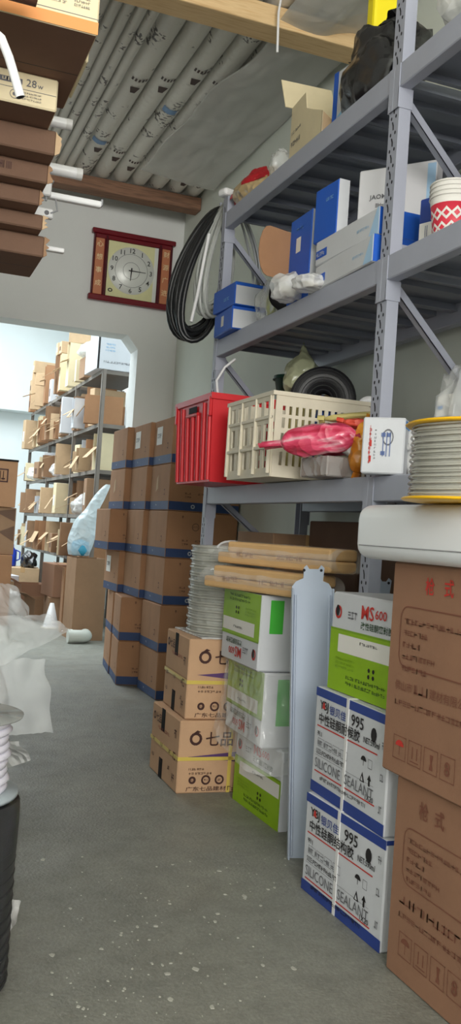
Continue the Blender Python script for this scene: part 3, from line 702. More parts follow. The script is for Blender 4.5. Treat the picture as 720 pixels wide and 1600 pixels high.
# ---- pale blue-grey steel channel panels standing in the gap
def channel(label, loc, w_, h, rot, name='metal_channel'):
    t = thing(name, label, 'metal channel', loc, 0, 'pale steel channels', rot)
    pr_ = []
    hw = w_/2
    out = [(-hw, 0), (hw, 0), (hw, h-0.075), (hw-0.012, h-0.055), (hw-0.030, h-0.048), (hw-0.026, h-0.008), (hw-0.036, h), (hw-0.044, h-0.012), (-hw+0.052, h-0.012), (-hw+0.044, h), (-hw+0.036, h-0.008), (-hw+0.034, h-0.040), (-hw+0.012, h-0.050), (-hw, h-0.065)]
    MB().prism(out, 0, 0.003, Mxz).build('web', PALEBLUE_PL, t)
    for s in (-1, 1):
        MB().rbox((s*hw-0.002, -0.018, 0), (s*hw+0.002, 0.003, h-0.07), 0.0018).build('side_flange', PALEBLUE_PL, t)
        MB().tube([(s*(hw-0.010), -0.002, 0.01), (s*(hw-0.010), -0.002, h-0.09)], 0.004, 8).build('edge_bead', PALEBLUE_PL, t)
        MB().lathe([(0.0001, 0), (0.0045, 0)], 10, Matrix.Translation((s*(hw-0.036), -0.0005, h-0.016)) @ Matrix.Rotation(math.pi/2, 4, 'X'), cap=False).build('screw_hole', HOLE, t)
    return t
channel('pale blue-grey steel channel with hooked top, standing between the lime cartons', at(484, 1302, Z=0)*0.922, 0.125, 0.872, (math.radians(-1.5), math.radians(-2.6), math.radians(-12)))
channel('second pale steel channel, mostly hidden behind the red-lettered lime carton', (1.53, 2.62, 0), 0.11, 0.84, (0, 0, math.radians(-12)))
# ---- narrow upright brown carton in the gap
sz = (0.092, 0.145, 0.50)
t = carton('narrow brown carton on end, squeezed behind the blue and white cartons', (1.296, 2.402, 0), sz, KRAFT, 0)
f = Face(t, sz, '-x'); f.text('七品', 0.055, 0.10, 0.05, BROWN_INK, bold=True, rot=90, w=0.10); f.disc(0.035, 0.065, 0.02, BROWN_INK, 'logo', r_in=0.012); f.rect(0.0, 0.12, f.W, 0.122, KRAFT_D, 'flap_seam')
f.rect(0.0, 0.42, f.W, 0.499, TAPE_BLACK, 'black_tape'); f.done()

# ================================================================== STACK OF BLUE-BANDED CARTONS
PALELAB = PAPER
def banded(label, loc, sz, rz, lab=None, red=False):
    t = thing('banded_carton', label, 'carton', loc, rz, 'blue banded cartons in the stack'); body(t, sz, KRAFT_O, 0.005)
    h = sz[2]
    for fc in ('-x', '-y'):
        f = Face(t, sz, fc); f.rect(0.002, 0.004, f.W-0.002, 0.052, BAND_BLUE, 'blue_band')
        if fc == '-y':
            f.disc(f.W*0.34, 0.028, 0.012, SILVER_INK, 'logo', r_in=0.006, l=2); f.disc(f.W*0.40, h*0.68, 0.022, KRAFT_D, 'logo', r_in=0.018); f.lines(f.W*0.35, h*0.66, 0.04, 0.012, KRAFT_D, 4, 2)
            f.lines(f.W*0.22, 0.075, 0.04, 0.010, BROWN_INK, 3, 3); f.lines(f.W*0.22, 0.095, 0.04, 0.010, BROWN_INK, 3, 4); f.lines(f.W*0.40, 0.095, 0.07, 0.010, BROWN_INK, 6, 5)
            f.lines(f.W*0.2, h-0.04, 0.012, 0.016, BROWN_INK, 1, 6)
        else:
            f.lines(f.W*0.75, 0.085, 0.02, 0.035, BROWN_INK, 1, 7); f.rect(f.W*0.5-0.0008, 0.052, f.W*0.5+0.0008, h-0.004, KRAFT_D, 'flap_seam')
            f.lines(f.W*0.35, 0.025, 0.02, 0.010, SILVER_INK, 2, 8)
            if lab == 'label': f.rect(f.W*0.15, h*0.45, f.W*0.45, h*0.85, PAPER, 'paper_label', 2); f.lines(f.W*0.2, h*0.6, f.W*0.2, h*0.1, GREY_INK, 4, 9)
            if lab == 'torn': f.poly([(f.W*0.3, h*0.40), (f.W*0.42, h*0.48), (f.W*0.40, h*0.78), (f.W*0.33, h*0.70)], KRAFT_P, 'torn_patch')
        f.done()
    return t
rows = ['bottom', 'second', 'third', 'fourth', 'fifth', 'top']
cols = ['nearest', 'second', 'third', 'farthest']
jr = random.Random(12)
RH = 0.2635
for r in range(6):
    for c in range(3):
        xf = (1.498, 1.472, 1.442)[c]+jr.uniform(-0.004, 0.004)
        if r == 3 and c == 2: xf = 1.36
        y0 = (4.94, 5.34, 5.74)[c]
        sz = (0.42, 0.385, RH-0.002)
        lab = {(5, 0): 'label', (5, 1): 'label', (4, 2): 'torn', (2, 2): 'label', (4, 0): 'torn'}.get((r, c))
        banded('blue-banded brown carton, %s row of the wall stack, %s column from the rack' % (rows[r], cols[c]), ((xf+sz[0]/2, y0+sz[1]/2, r*RH) if r > 1 or c == 0 else ((1.624, 5.582, r*RH) if c == 1 else (1.672, 5.975, r*RH))), sz, jr.uniform(-0.010, 0.004) if r > 1 or c == 0 else math.radians(-8), lab)
# half-open flap on top of the far column
MB().rbox((-0.14, -0.002, 0), (0.14, 0.002, 0.13), 0.001).build('loose_flap', KRAFT_O, None)
fl_ = bpy.data.objects['loose_flap']; tag(fl_, 'upright loose cardboard flap on top of the banded carton stack', 'cardboard'); fl_.location = (1.72, 5.42, 6*RH); fl_.rotation_euler = (math.radians(-18), 0, math.radians(-70))

# ================================================================== UNDER THE LOW SHELF
sz = (0.34, 0.40, 0.50)
carton('brown carton on the floor in the dark beneath the rack shelf', (1.67, 3.66, 0), sz, KRAFT, 0, TAPE_CLEAR)
sz = (0.34, 0.40, 0.46)
t = carton('brown carton with an orange sticker, in the dark beneath the rack shelf', (1.67, 3.66, 0.502), sz, KRAFT, 0, TAPE_CLEAR)
f = Face(t, sz, '-y'); f.disc(0.10, 0.40, 0.024, mat('orange_sticker', srgb(240, 130, 30), 0.5), 'orange_sticker', sq=0.7); f.disc(0.13, 0.402, 0.014, mat('orange_sticker', srgb(240, 130, 30), 0.5), 'orange_sticker'); f.done()

# unseen cartons added along the rack to shade the lower right goods
for k, (y, z) in enumerate(((0.62, 0), (0.62, 0.47), (-0.10, 0), (-0.10, 0.47))):
    carton('unseen reddish-brown carton added beside the camera for shade, %s' % ('nearer pair, lower', 'nearer pair, upper', 'farther back pair, lower', 'farther back pair, upper')[k], (1.34, y, z+0.001*(k % 2)), (0.42, 0.60, 0.468), KRAFT_R, 0, TAPE_CLEAR, seam='topx')
for k, (y, z, h) in enumerate(((0.55, LV[0], 0.45), (-0.1, LV[0], 0.45), (0.5, LV[1], 0.36), (-0.1, LV[1], 0.40))):
    carton('unseen brown carton added on the rack beside the camera for shade, %s' % ('low shelf, nearer', 'low shelf, farther back', 'middle shelf, nearer', 'middle shelf, farther back')[k], (1.60, y, z+0.002), (0.40, 0.52, h), KRAFT, 0, TAPE_CLEAR)

cb = thing('unseen_shade_cabinet', 'unseen grey steel cabinet added behind the camera to shade the low goods', 'cabinet', (1.28, -1.32, 0))  # unseen blocker, added to keep shop front light off the low right-hand goods
MB().rbox((-0.50, -0.25, 0.02), (0.50, 0.25, 1.85), 0.006).build('body', DECK, cb)
for s_ in (-1, 1):
    d_ = MB().rbox((min(0.004*s_, 0.485*s_), 0.25, 0.06), (max(0.004*s_, 0.485*s_), 0.268, 1.82), 0.004).build('door', STEEL, cb)
    MB().rbox((0.05*s_-0.012, 0.268, 0.90), (0.05*s_+0.012, 0.292, 1.05), 0.006).build('handle', BLACK_PL, d_)

# unseen dark cartons added at left to cut light bounced onto the banded stack
for i_ in range(3):
    for k in range(4):
        carton('unseen dark carton added to cut bounced light, left-hand stacks, %s stack from camera, %s' % (('first', 'second', 'third')[i_], ('on the floor', 'second layer', 'third layer', 'top layer')[k]), (-0.55, 3.85+i_*0.86, k*0.652), (0.80, 0.82, 0.65), KRAFT_D, 0.02*(k-1.5), TAPE_CLEAR, group='unseen light-cutting carton stacks')

for k, (y, sy) in enumerate(((2.775, 0.43), (3.22, 0.42))):
    for j in range(2):
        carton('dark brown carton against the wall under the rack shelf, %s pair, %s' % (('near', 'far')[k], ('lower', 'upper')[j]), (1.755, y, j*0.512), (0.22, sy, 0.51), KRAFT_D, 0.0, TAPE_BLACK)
# ================================================================== GOODS ON THE RACK
L2, L3, L4 = LV[0]+0.001, LV[1]+0.001, LV[2]+0.001
def slotted(nu, nv, ucut, vcut, hole, place, M, name, parent, th=0.006):
    """flat panel with real slots: ucut/vcut are grid lines 0..1, hole(i, j) leaves a cell open"""
    vs = [place(u, v) for v in vcut for u in ucut]; W = len(ucut); used = set(); fs = []
    for j in range(len(vcut)-1):
        for i in range(W-1):
            if not hole(i, j): fs.append((j*W+i, j*W+i+1, (j+1)*W+i+1, (j+1)*W+i))
    return solid(MB().add(vs, fs).build(name, M, parent), th)
# ---- cream slotted crate
cr = thing('plastic_crate', 'dirty cream slotted plastic crate on the low shelf, beside the red crate', 'crate', (1.385, 3.055, L2))
hx, hy, H = 0.175, 0.205, 0.285
ub = [0, .05]; n = 6
for k in range(n): ub += [.05+(.90)*(k+0.22)/n, .05+(.90)*(k+0.80)/n]
ub += [.95, 1]
vb = [0, .07, .11, .33, .37, .41, .63, .67, .71, .90, .94, 1]
hole = lambda i, j: (i % 2 == 0 and 1 < i < len(ub)-2) and j in (2, 5, 8)
slotted(0, 0, ub, vb, lambda i, j: (i % 2 == 0 and 1 < i < 14) and j in (2, 5, 8), lambda u, v: (-hx-0.008*v, hy-2*hy*u, v*H), OFFWHITE_PL, 'slotted_side', cr)
slotted(0, 0, ub, vb, lambda i, j: (i % 2 == 0 and 1 < i < 14) and j in (2, 5, 8), lambda u, v: (hx+0.008*v, hy-2*hy*u, v*H), OFFWHITE_PL, 'slotted_side', cr)
n2 = 13; ue = [0, .05]
for k in range(n2): ue += [.05+.9*(k+0.3)/n2, .05+.9*(k+0.75)/n2]
ue += [.95, 1]; ve = [0, .10, .14, .30, .36, .52, .58, .70, .74, .84, .88, 1]
for s in (-1, 1):
    slotted(0, 0, ue, ve, lambda i, j: (i % 2 == 0 and 1 < i < len(ue)-2) and j in (2, 4, 6, 8), lambda u, v: (-hx+2*hx*u, s*(hy+0.008*v), v*H), OFFWHITE_PL, 'slotted_end', cr)
MB().box((-hx, -hy, 0.002), (hx, hy, 0.010)).build('base', OFFWHITE_PL, cr)
def rim(hx_, hy_, z, w_, M, parent, h_=0.014):
    out = [(-hx_-w_, -hy_-w_), (hx_+w_, -hy_-w_), (hx_+w_, hy_+w_), (-hx_-w_, hy_+w_)]; inn = [(-hx_+0.004, -hy_+0.004), (hx_-0.004, -hy_+0.004), (hx_-0.004, hy_-0.004), (-hx_+0.004, hy_-0.004)]
    vs = [(x, y, z) for x, y in out]+[(x, y, z) for x, y in inn]+[(x, y, z-h_) for x, y in out]+[(x, y, z-h_) for x, y in inn]; fs = []
    for i in range(4): j = (i+1) % 4; fs += [(i, j, 4+j, 4+i), (8+i, 12+i, 12+j, 8+j), (i, 8+i, 8+j, j), (4+i, 4+j, 12+j, 12+i)]
    return MB().add(vs, fs).build('rim', M, parent)
rim(hx+0.008, hy+0.008, H+0.002, 0.006, OFFWHITE_PL, cr)
for k in range(4):
    y = hy-2*hy*(0.02+0.96*k/3)
    MB().rbox((-hx-0.016, y-0.005, 0.01), (-hx-0.004, y+0.005, H-0.012), 0.002).build('upright_rib', OFFWHITE_PL, cr)
for z in (0.10, 0.20): MB().rbox((-hx-0.014, -hy, z-0.006), (-hx-0.004, hy, z+0.006), 0.002).build('level_rib', OFFWHITE_PL, cr)
# ---- red crate
rc = thing('plastic_crate', 'bright red ribbed plastic crate hanging over the low shelf edge', 'crate', (1.352, 3.650, L2))
hx, hy, H = 0.150, 0.215, 0.345
def wall(pts): return pts
mbw = MB(); tp = 0.014
b4 = [(-hx, -hy, 0), (hx, -hy, 0), (hx, hy, 0), (-hx, hy, 0)]; t4 = [(-hx-tp, -hy-tp, H), (hx+tp, -hy-tp, H), (hx+tp, hy+tp, H), (-hx-tp, hy+tp, H)]
solid(mbw.add(b4+t4, [(0, 1, 2, 3)]+[(i, (i+1) % 4, 4+(i+1) % 4, 4+i) for i in range(4)]).build('tub', RED_PL, rc), 0.005)
rim(hx+tp, hy+tp, H+0.002, 0.010, RED_PL, rc, 0.024)
for k in range(7):
    y = hy*0.92-2*hy*0.92*k/6
    d = Vector((-tp, 0, H-0.04)).normalized()
    MB().tube([(-hx-0.004, y, 0.006), (-hx-tp-0.002, y*1.04, H-0.075 if 1 < k < 5 else H-0.03)], 0.009, 6).build('upright_rib', RED_PL, rc)
MB().rbox((-hx-tp-0.012, -0.075, H-0.075), (-hx-tp+0.002, 0.075, H-0.062), 0.004).build('handle_lip', RED_PL, rc)
MB().rbox((-hx-tp-0.0065, -0.05, H-0.060), (-hx-tp-0.004, 0.05, H-0.034), 0.001).build('handle_slot', HOLE, rc)
for s in (-1, 1): MB().rbox((-hx-tp-0.012, s*hy-0.012, H-0.09), (-hx-tp+0.002, s*hy+0.012, H-0.01), 0.004).build('corner_block', RED_PL, rc)
# contents of the red crate
t = MB().tube([(1.34, 3.74, L2+0.09), (1.345, 3.77, L2+0.30), (1.33, 3.80, L2+0.46), (1.36, 3.79, L2+0.52), (1.40, 3.77, L2+0.56)], 0.006, 8).build('plastic_tube', WHITE_PL)
tag(t, 'thin curved white tube sticking up out of the red crate', 'tube')
t = blob((0, 0, 0), 0.10, 0.16, 0.16, 5, 0.25, 2.2).build('paper_bag', mat('orange_paper', srgb(220, 120, 50), 0.6)); t.location = (1.345, 3.66, L2+0.012)
tag(t, 'orange crumpled pack peeping over the rim of the red crate', 'pack')
# ---- things behind the crates
c1 = carton('brown carton behind the red crate on the low shelf', (1.715, 3.665, L2), (0.24, 0.41, 0.40), KRAFT_D, 0, TAPE_CLEAR)
carton('plain brown carton behind the cream crate, carrying the black roll', (1.70, 3.245, L2), (0.23, 0.38, 0.215), KRAFT_D, 0)
t = thing('hose_roll', 'big black flat roll standing upright behind the cream crate', 'roll', (1.605, 3.30, L2+0.2165+0.130), 0, None, (math.pi/2, 0, math.radians(-28)))
MB().lathe([(0.042, -0.05), (0.125, -0.05), (0.130, -0.045), (0.130, 0.045), (0.125, 0.05), (0.042, 0.05), (0.042, -0.05)], 40, cap=False).build('winding', BLACK_PL, t)
for q in range(5): MB().tube([((0.055+q*0.016)*math.cos(a*math.pi/16), (0.055+q*0.016)*math.sin(a*math.pi/16), 0.050) for a in range(32)], 0.0025, 5, closed=True).build('winding_turn', BLACK_RUB, t)
MB().lathe([(0.036, -0.052), (0.041, -0.052), (0.041, 0.052), (0.036, 0.052), (0.036, -0.052)], 28, cap=False).build('core', HOLE, t)
t = blob((0, 0, 0), 0.075, 0.085, 0.10, 11, 0.3, 2.0, peak=0.05).build('plastic_bag', film('pale_yellow_film', (0.82, 0.86, 0.55), 0.75)); t.location = (1.65, 3.62, L2+0.402)
tag(t, 'pale yellow-green plastic bag under the middle shelf, on the hidden brown carton', 'bag')
t = thing('plastic_tub', 'dark green tub at the far end under the middle shelf', 'tub', (1.68, 3.79, L2+0.402))
MB().lathe([(0.055, 0), (0.075, 0.10), (0.080, 0.10), (0.080, 0.115), (0.01, 0.122)], 24).build('tub_body', mat('dark_green_plastic', srgb(20, 60, 48), 0.4), t)
MB().tube([(0.082*math.cos(a*math.pi/12), 0.082*math.sin(a*math.pi/12), 0.100) for a in range(24)], 0.003, 6, closed=True).build('tub_rim', mat('dark_green_plastic', srgb(20, 60, 48), 0.4), t)
t = thing('tape_roll', 'small white roll standing behind the cream crate next to the post', 'roll', (1.625, 2.965, L2+0.28), 0, None, (math.pi/2, 0, math.radians(-25)))
MB().lathe([(0.02, -0.04), (0.045, -0.04), (0.045, 0.04), (0.02, 0.04), (0.02, -0.04)], 24, cap=False).build('winding', WHITE_PL, t)
MB().lathe([(0.017, -0.042), (0.02, -0.042), (0.02, 0.042), (0.017, 0.042), (0.017, -0.042)], 20, cap=False).build('core', GREY_PL, t)
carton('low brown carton under the small white roll', (1.68, 2.93, L2), (0.20, 0.22, 0.233), KRAFT_D, 0)
# contents of the cream crate: flat packs showing over the rim
for k, (x, y, r_, M_, nm, lab) in enumerate(((1.42, 2.93, 0.1, BLUE_CARD, 'flat_pack', 'blue flat pack leaning out of the cream crate'), (1.36, 3.00, -0.2, mat('straw_pack', srgb(200, 186, 120), 0.4), 'flat_pack', 'straw-coloured flat pack in the cream crate'), (1.44, 3.10, 0.3, WHITE_CARD, 'flat_pack', 'white flat pack deep in the cream crate'))):
    t = thing(nm, lab, 'pack', (x, y, L2+0.022+k*0.006), 0, None, (math.radians(10), math.radians(4), r_))
    MB().rbox((-0.05, -0.02, 0), (0.05, 0.02, 0.26-0.03*k), 0.008, 2, smooth=True).build('pouch', M_, t); MB().box((-0.05, -0.001, 0.26-0.03*k), (0.05, 0.001, 0.275-0.03*k)).build('sealed_edge', M_, t)
# ---- pink, orange and brown packs at the near end of the low shelf
sz = (0.13, 0.16, 0.062)
t = carton('small brown carton under the pink packs on the low shelf', (1.345, 2.675, L2), sz, KRAFT_D, 0.1)
MB().rbox((-0.067, -0.082, -0.0005), (0.067, 0.082, 0.0635), 0.004).build('film_wrap', FILM, t)
def pouch(label, loc, rot, lx, ly, lz, M_, seed, name='pack', tail=0.0, band=None):
    t = thing(name, label, 'pack', loc, 0, None, rot)
    def fn(a, b):
        th = 2*math.pi*a; q = b*2-1; e = max(0.02, (1-abs(q)**3))**0.5
        n = 1+0.18*noise.noise((math.cos(th)*1.4+seed, math.sin(th)*1.4, q*2.2))+0.07*noise.noise((math.cos(th)*4+seed, math.sin(th)*4, q*7))
        return Vector((q*lx, ly*e*n*math.cos(th), lz+lz*e*n*math.sin(th)*0.97))
    MB().grid(fn, 26, 26).build('pouch', M_, t)
    for s in (-1, 1):
        MB().grid(lambda a, b: Vector((s*(lx*0.97+a*(0.02+tail*(s < 0))), (b-0.5)*ly*(0.9+0.9*a), lz+0.012*math.sin(b*9+seed))), 4, 10).build('gathered_end', M_, t)
    if band: 
        mb = MB().grid(lambda a, b: Vector(((b-0.5)*lx*0.7, 1.02*ly*math.cos(2*math.pi*a), lz+lz*1.02*math.sin(2*math.pi*a))), 20, 4); mb.build('printed_band', band, t)
    return t
pouch('long pink and white pack of plastic bits, lying across the small brown carton', (1.285, 2.640, L2+0.066), (0, math.radians(-7), math.radians(-42)), 0.125, 0.045, 0.050, FILM_PINK, 3, tail=0.05)
pouch('second pink pack lying behind the first, against the cream crate', (1.40, 2.72, L2+0.078), (0, math.radians(-5), math.radians(-30)), 0.10, 0.04, 0.032, FILM_PINK, 9)
pouch('clear-white crinkled pack between the pink pack and the orange pack', (1.385, 2.60, L2+0.062), (0, math.radians(15), math.radians(-48)), 0.06, 0.04, 0.03, FILM_W, 14)
pouch('plump orange and red pack next to the rack post on the low shelf', (1.425, 2.540, L2+0.090), (0, math.radians(-80), math.radians(-35)), 0.085, 0.04, 0.038, FILM_ORANGE, 21, band=None)
pouch('red-topped pack lying on the orange pack by the rack post', (1.425, 2.60, L2+0.155), (0, math.radians(5), math.radians(-35)), 0.08, 0.035, 0.018, FILM_RED, 25)
pouch('yellow and blue striped pack lying over the cream crate corner', (1.43, 2.70, L2+0.195), (0, math.radians(-6), math.radians(-38)), 0.10, 0.03, 0.014, mat('straw_pack', srgb(200, 186, 120), 0.4), 31)
# ---- small white carton at the post
sz = (0.073, 0.122, 0.162)
t = carton('small white carton with red side print, standing before the rack post', (1.352, 2.352, L2), sz, WHITE_CARD, math.radians(50), TAPE_CLEAR, seam=None)
f = Face(t, sz, '-x')
f.lines(0.022, 0.028, 0.008, 0.11, RED_INK, 1, 3); 
for q in range(8): f.lines(0.020, 0.03+q*0.013, 0.008, 0.008, RED_INK, 1, q)
for q in range(9): f.lines(0.036, 0.04+q*0.010, 0.006, 0.006, GREY_INK, 1, q+9)
f.lines(0.055, 0.05, 0.030, 0.07, mat('blue_grey_ink', srgb(90, 110, 160), 0.5), 2, 5); f.disc(0.074, 0.105, 0.016, GREY_INK, 'logo', r_in=0.013, sq=1.5); f.done()
f = Face(t, sz, '-y'); f.rect(0, sz[2]-0.03, f.W, sz[2]-0.008, mat('sky_blue_ink', srgb(40, 130, 200), 0.5), 'blue_band'); f.done()
# ---- clear bagged fittings in the near bay
for k, (x, y, s, sd, lab) in enumerate(((1.565, 2.265, 0.085, 2, 'clear bag of glass-like fittings on the low shelf behind the yellow spool'), (1.745, 2.26, 0.075, 6, 'clear crinkled bag of fittings at the right edge above the yellow spool'))):
    t = thing('bag_of_fittings', lab, 'bag', (x, y, L2))
    blob((0, 0, 0), s, s*0.9, 0.20, sd, 0.35, 2.2).build('bag', FILM, t)
    for j in range(5):
        a = j*1.3; MB().tube([(0.4*s*math.cos(a), 0.4*s*math.sin(a), 0.03+0.05*j), (0.4*s*math.cos(a)+0.05, 0.4*s*math.sin(a)-0.03, 0.06+0.05*j)], 0.022, 10).build('fitting', mat('smoke_plastic', srgb(120, 126, 128), 0.2, alpha=0.7), t)
    f = Face(t, (s, s*1.6, 0.06), '-x', base=(-s*0.35, 0, 0.18)); f.rect(0.02, 0, 0.10, 0.06, PAPER, 'paper_label'); f.rect(0.025, 0.02, 0.05, 0.03, mat('sky_blue_ink', srgb(40, 130, 200), 0.5), 'label_print', 2); f.done()
t = pouch('round white foil pack behind the small white carton', (1.445, 2.345, L2), (0, 0, 0.4), 0.03, 0.025, 0.085, FILM_W, 41)
# ---- middle shelf, far end: two blue and white cartons
for k, lab in enumerate(('blue carton with white end, lower of two at the far rack post', 'blue carton with white end, upper of two at the far rack post')):
    sz = (0.15, 0.245, 0.098); t = carton(lab, (1.325+0.075-0.008*k, 3.755-0.01*k, L3+k*0.0985), sz, BLUE_CARD, math.radians(-2+4*k), None, group='blue cartons on the middle shelf')
    f = Face(t, sz, '-y'); f.rect(0.004, 0.004, f.W-0.004, sz[2]-0.016, WHITE_CARD, 'white_end'); f.done()
    f = Face(t, sz, '-x')
    if k == 0: f.rect(0.10, 0.03, 0.135, 0.075, PAPER, 'paper_label')
    else: f.lines(0.13, 0.03, 0.06, 0.014, LTBLUE_INK, 4, 2)
    f.done()
t = thing('bag_of_cable', 'clear bag with a yellow and black cable, beside the blue cartons', 'bag', (1.425, 3.435, L3))
blob((0, 0, 0), 0.065, 0.085, 0.095, 8, 0.3, 2.3).build('bag', FILM, t)
for q in range(3): MB().tube([(-0.01, (0.035+q*0.006)*math.cos(a*math.pi/10), 0.062+q*0.010+(0.035+q*0.006)*math.sin(a*math.pi/10)) for a in range(20)], 0.006, 6, closed=True).build('cable_turn', (mat('yellow_green_cable', srgb(200, 210, 40), 0.4), BLACK_RUB, mat('yellow_green_cable', srgb(200, 210, 40), 0.4))[q], t)
# blue carton with a round-cut flap
sz = (0.13, 0.185, 0.325)
t = carton('upright blue carton with a rounded brown flap folded out', (1.435, 3.095, L3), sz, BLUE_CARD, 0)
f = Face(t, sz, '-x'); f.rect(0.06, 0.19, 0.10, 0.245, PAPER, 'paper_label'); f.lines(0.06, 0.27, 0.06, 0.012, LTBLUE_INK, 4, 3); f.done()
f = Face(t, sz, '-y'); f.rect(0.003, 0.003, f.W-0.003, sz[2]-0.003, WHITE_CARD, 'white_end'); f.done()
pts = [(0, 0.10), (0.0, 0.285)]+[(-0.105-0.045*math.sin(math.pi*k/8), 0.192+0.093*math.cos(math.pi*k/8)) for k in range(9)]
MB().prism(pts, -0.0015, 0.0015, Matrix.Translation((-0.065, 0.092, 0)) @ Matrix.Rotation(math.radians(18), 4, 'Z') @ Mxz).build('round_flap', KRAFT_O, t)
t = thing('cable_reel', 'small black and blue reel at the front of the middle shelf', 'reel', (1.40, 3.255, L3+0.066), 0, None, (math.pi/2, 0, math.radians(-40)))
MB().lathe([(0.01, -0.030), (0.064, -0.030), (0.064, -0.026), (0.05, -0.026), (0.05, 0.026), (0.064, 0.026), (0.064, 0.030), (0.01, 0.030)], 28).build('reel', BLACK_PL, t)
MB().lathe([(0.051, -0.025), (0.056, -0.025), (0.056, 0.025), (0.051, 0.025)], 28, cap=False).build('label_wrap', BLUE_CARD, t)
for k, (x, y, lab) in enumerate(((1.335, 3.02, 'clear bag of beige fittings at the front edge of the middle shelf'), (1.345, 2.92, 'low clear bag beside the long white cartons'))):
    t = thing('bag_of_fittings', lab, 'bag', (x-0.01, y+0.06 if k == 0 else y-0.01, L3)); blob((0, 0, 0), 0.055, 0.07, 0.055-0.025*k, 15+k, 0.3, 2.3).build('bag', FILM_W, t)
    for j in range(4): MB().tube([(-0.02+0.02*j, -0.02, 0.03-.012*k), (-0.02+0.02*j, 0.02, 0.034-.012*k)], 0.014-.004*k, 8).build('fitting', OFFWHITE_PL, t)
# two long white and blue cartons, one on the other
for k, lab in enumerate(('long white carton with blue ends, lower of two on the middle shelf', 'long white carton with blue ends, upper of two under the tall white carton')):
    sz = (0.20, 0.425, 0.086); t = carton(lab, (1.352+0.10+0.006*k, 2.705+0.004*k, L3+k*0.0865+0.0), sz, WHITE_CARD, math.radians(-1.5+2.5*k), None, group='long white and blue cartons')
    f = Face(t, sz, '-x'); f.rect(0.005, 0.022, 0.085, 0.05, BLUE_CARD, 'blue_label'); f.lines(0.012, 0.028, 0.06, 0.014, WHITE_CARD, 5, 1); f.lines(0.29, 0.035, 0.08, 0.009, LTBLUE_INK, 8, 2)
    f.poly([(f.W-0.06, 0.001), (f.W, 0.001), (f.W, 0.085), (f.W-0.012, 0.085)], mat('pale_blue_fade', srgb(170, 205, 235), 0.5), 'pale_blue_corner', 1); f.done()
    f = Face(t, sz, '-y'); f.rect(0.002, 0.001, f.W-0.002, sz[2]-0.001, BLUE_CARD, 'blue_end'); f.done()
sz = (0.045, 0.155, 0.190)
t = carton('upright blue carton with white side, standing on the long white cartons', (1.385, 2.880, L3+0.174), sz, BLUE_CARD, math.radians(4))
f = Face(t, sz, '-x'); f.lines(0.08, 0.13, 0.05, 0.012, LTBLUE_INK, 4, 2); f.done()
f = Face(t, sz, '-y'); f.rect(0.002, 0.001, f.W-0.002, sz[2]-0.001, WHITE_CARD, 'white_end'); f.done()
sz = (0.06, 0.27, 0.215)
t = carton('white carton with dark lettering behind the rack post, on the long white cartons', (1.535, 2.684, L3+0.174), sz, mat('matt_white_card', srgb(222, 222, 226), 0.6), math.radians(38))
f = Face(t, sz, '-x'); f.text('JAOMOOW', 0.042, 0.105, 0.020, GREY_INK, bold=True, w=0.125); f.lines(0.065, 0.082, 0.085, 0.013, GREY_INK, 8, 4); f.rect(f.W-0.03, 0.02, f.W-0.002, f.H-0.01, mat('pale_blue_fade', srgb(170, 205, 235), 0.5), 'pale_blue_panel'); f.done()
MB().prism([(0, 0), (0.17, 0), (0.12, -0.045)], -0.001, 0.001, Matrix.Translation((-0.036, 0.15, 0.0)) @ Matrix.Rotation(math.radians(-90), 4, 'Z') @ Mxz).build('open_flap', mat('matt_white_card', srgb(222, 222, 226), 0.6), t)
# ---- middle shelf, near bay
sz = (0.05, 0.06, 0.175); t = carton('narrow navy carton between the rack post and the red bowls', (1.475, 2.375, L3), sz, NAVY_CARD, math.radians(20))
f = Face(t, sz, '-x'); f.rect(0.004, 0.002, f.W-0.004, 0.10, PAPER, 'white_panel'); f.lines(0.02, 0.03, 0.02, 0.06, NAVY_CARD, 2, 3); f.done()
BOWLP = mat('red_pattern_paper', srgb(214, 52, 72), 0.5)
names5 = ['lowest', 'second', 'third', 'topmost']
for k in range(4):
    t = thing('paper_bowl', 'red and white patterned paper bowl, %s of the nested four' % names5[k], 'bowl', (1.452, 2.232, L3+k*0.013), 0.0, 'nested red and white paper bowls')
    R0, R1, hb = 0.050, 0.066, 0.122
    MB().lathe([(0.001, 0.003), (R0, 0.003), (R0+(R1-R0)*0.82, hb*0.82), (R0+(R1-R0)*0.82-0.0012, hb*0.82), (R0-0.0012, 0.0042), (0.001, 0.0042)], 36, cap=False).build('patterned_wall', BOWLP, t)
    MB().lathe([(R0+(R1-R0)*0.82, hb*0.82), (R1, hb), (R1-0.0012, hb), (R0+(R1-R0)*0.82-0.0012, hb*0.82)], 36, cap=False).build('white_collar', PAPER, t)
    MB().tube([(R1*math.cos(a*math.pi/18), R1*math.sin(a*math.pi/18), hb) for a in range(36)], 0.003, 6, closed=True).build('rolled_rim', PAPER, t)
    if k == 0:
        for q in range(7):
            a = math.radians(150+q*28); rr = lambda z: R0+(R1-R0)*z/hb+0.0008
            for zz, s in ((0.032, 0.017), (0.070, 0.018)):
                a_ = a+(0.24 if zz > 0.05 else 0)
                d = MB().add([(rr(zz+dz)*math.cos(a_+da/rr(zz)), rr(zz+dz)*math.sin(a_+da/rr(zz)), zz+dz) for da, dz in ((0, -s), (s, 0), (0, s), (-s, 0))], [(0, 1, 2, 3)]).build('diamond_motif', PAPER, t, recalc=False)
                MB().add([(1.006*rr(zz+dz)*math.cos(a_+da/rr(zz)), 1.006*rr(zz+dz)*math.sin(a_+da/rr(zz)), zz+dz) for da, dz in ((0, -s*.5), (s*.5, 0), (0, s*.5), (-s*.5, 0))], [(0, 1, 2, 3)]).build('diamond_centre', BOWLP, d, recalc=False)
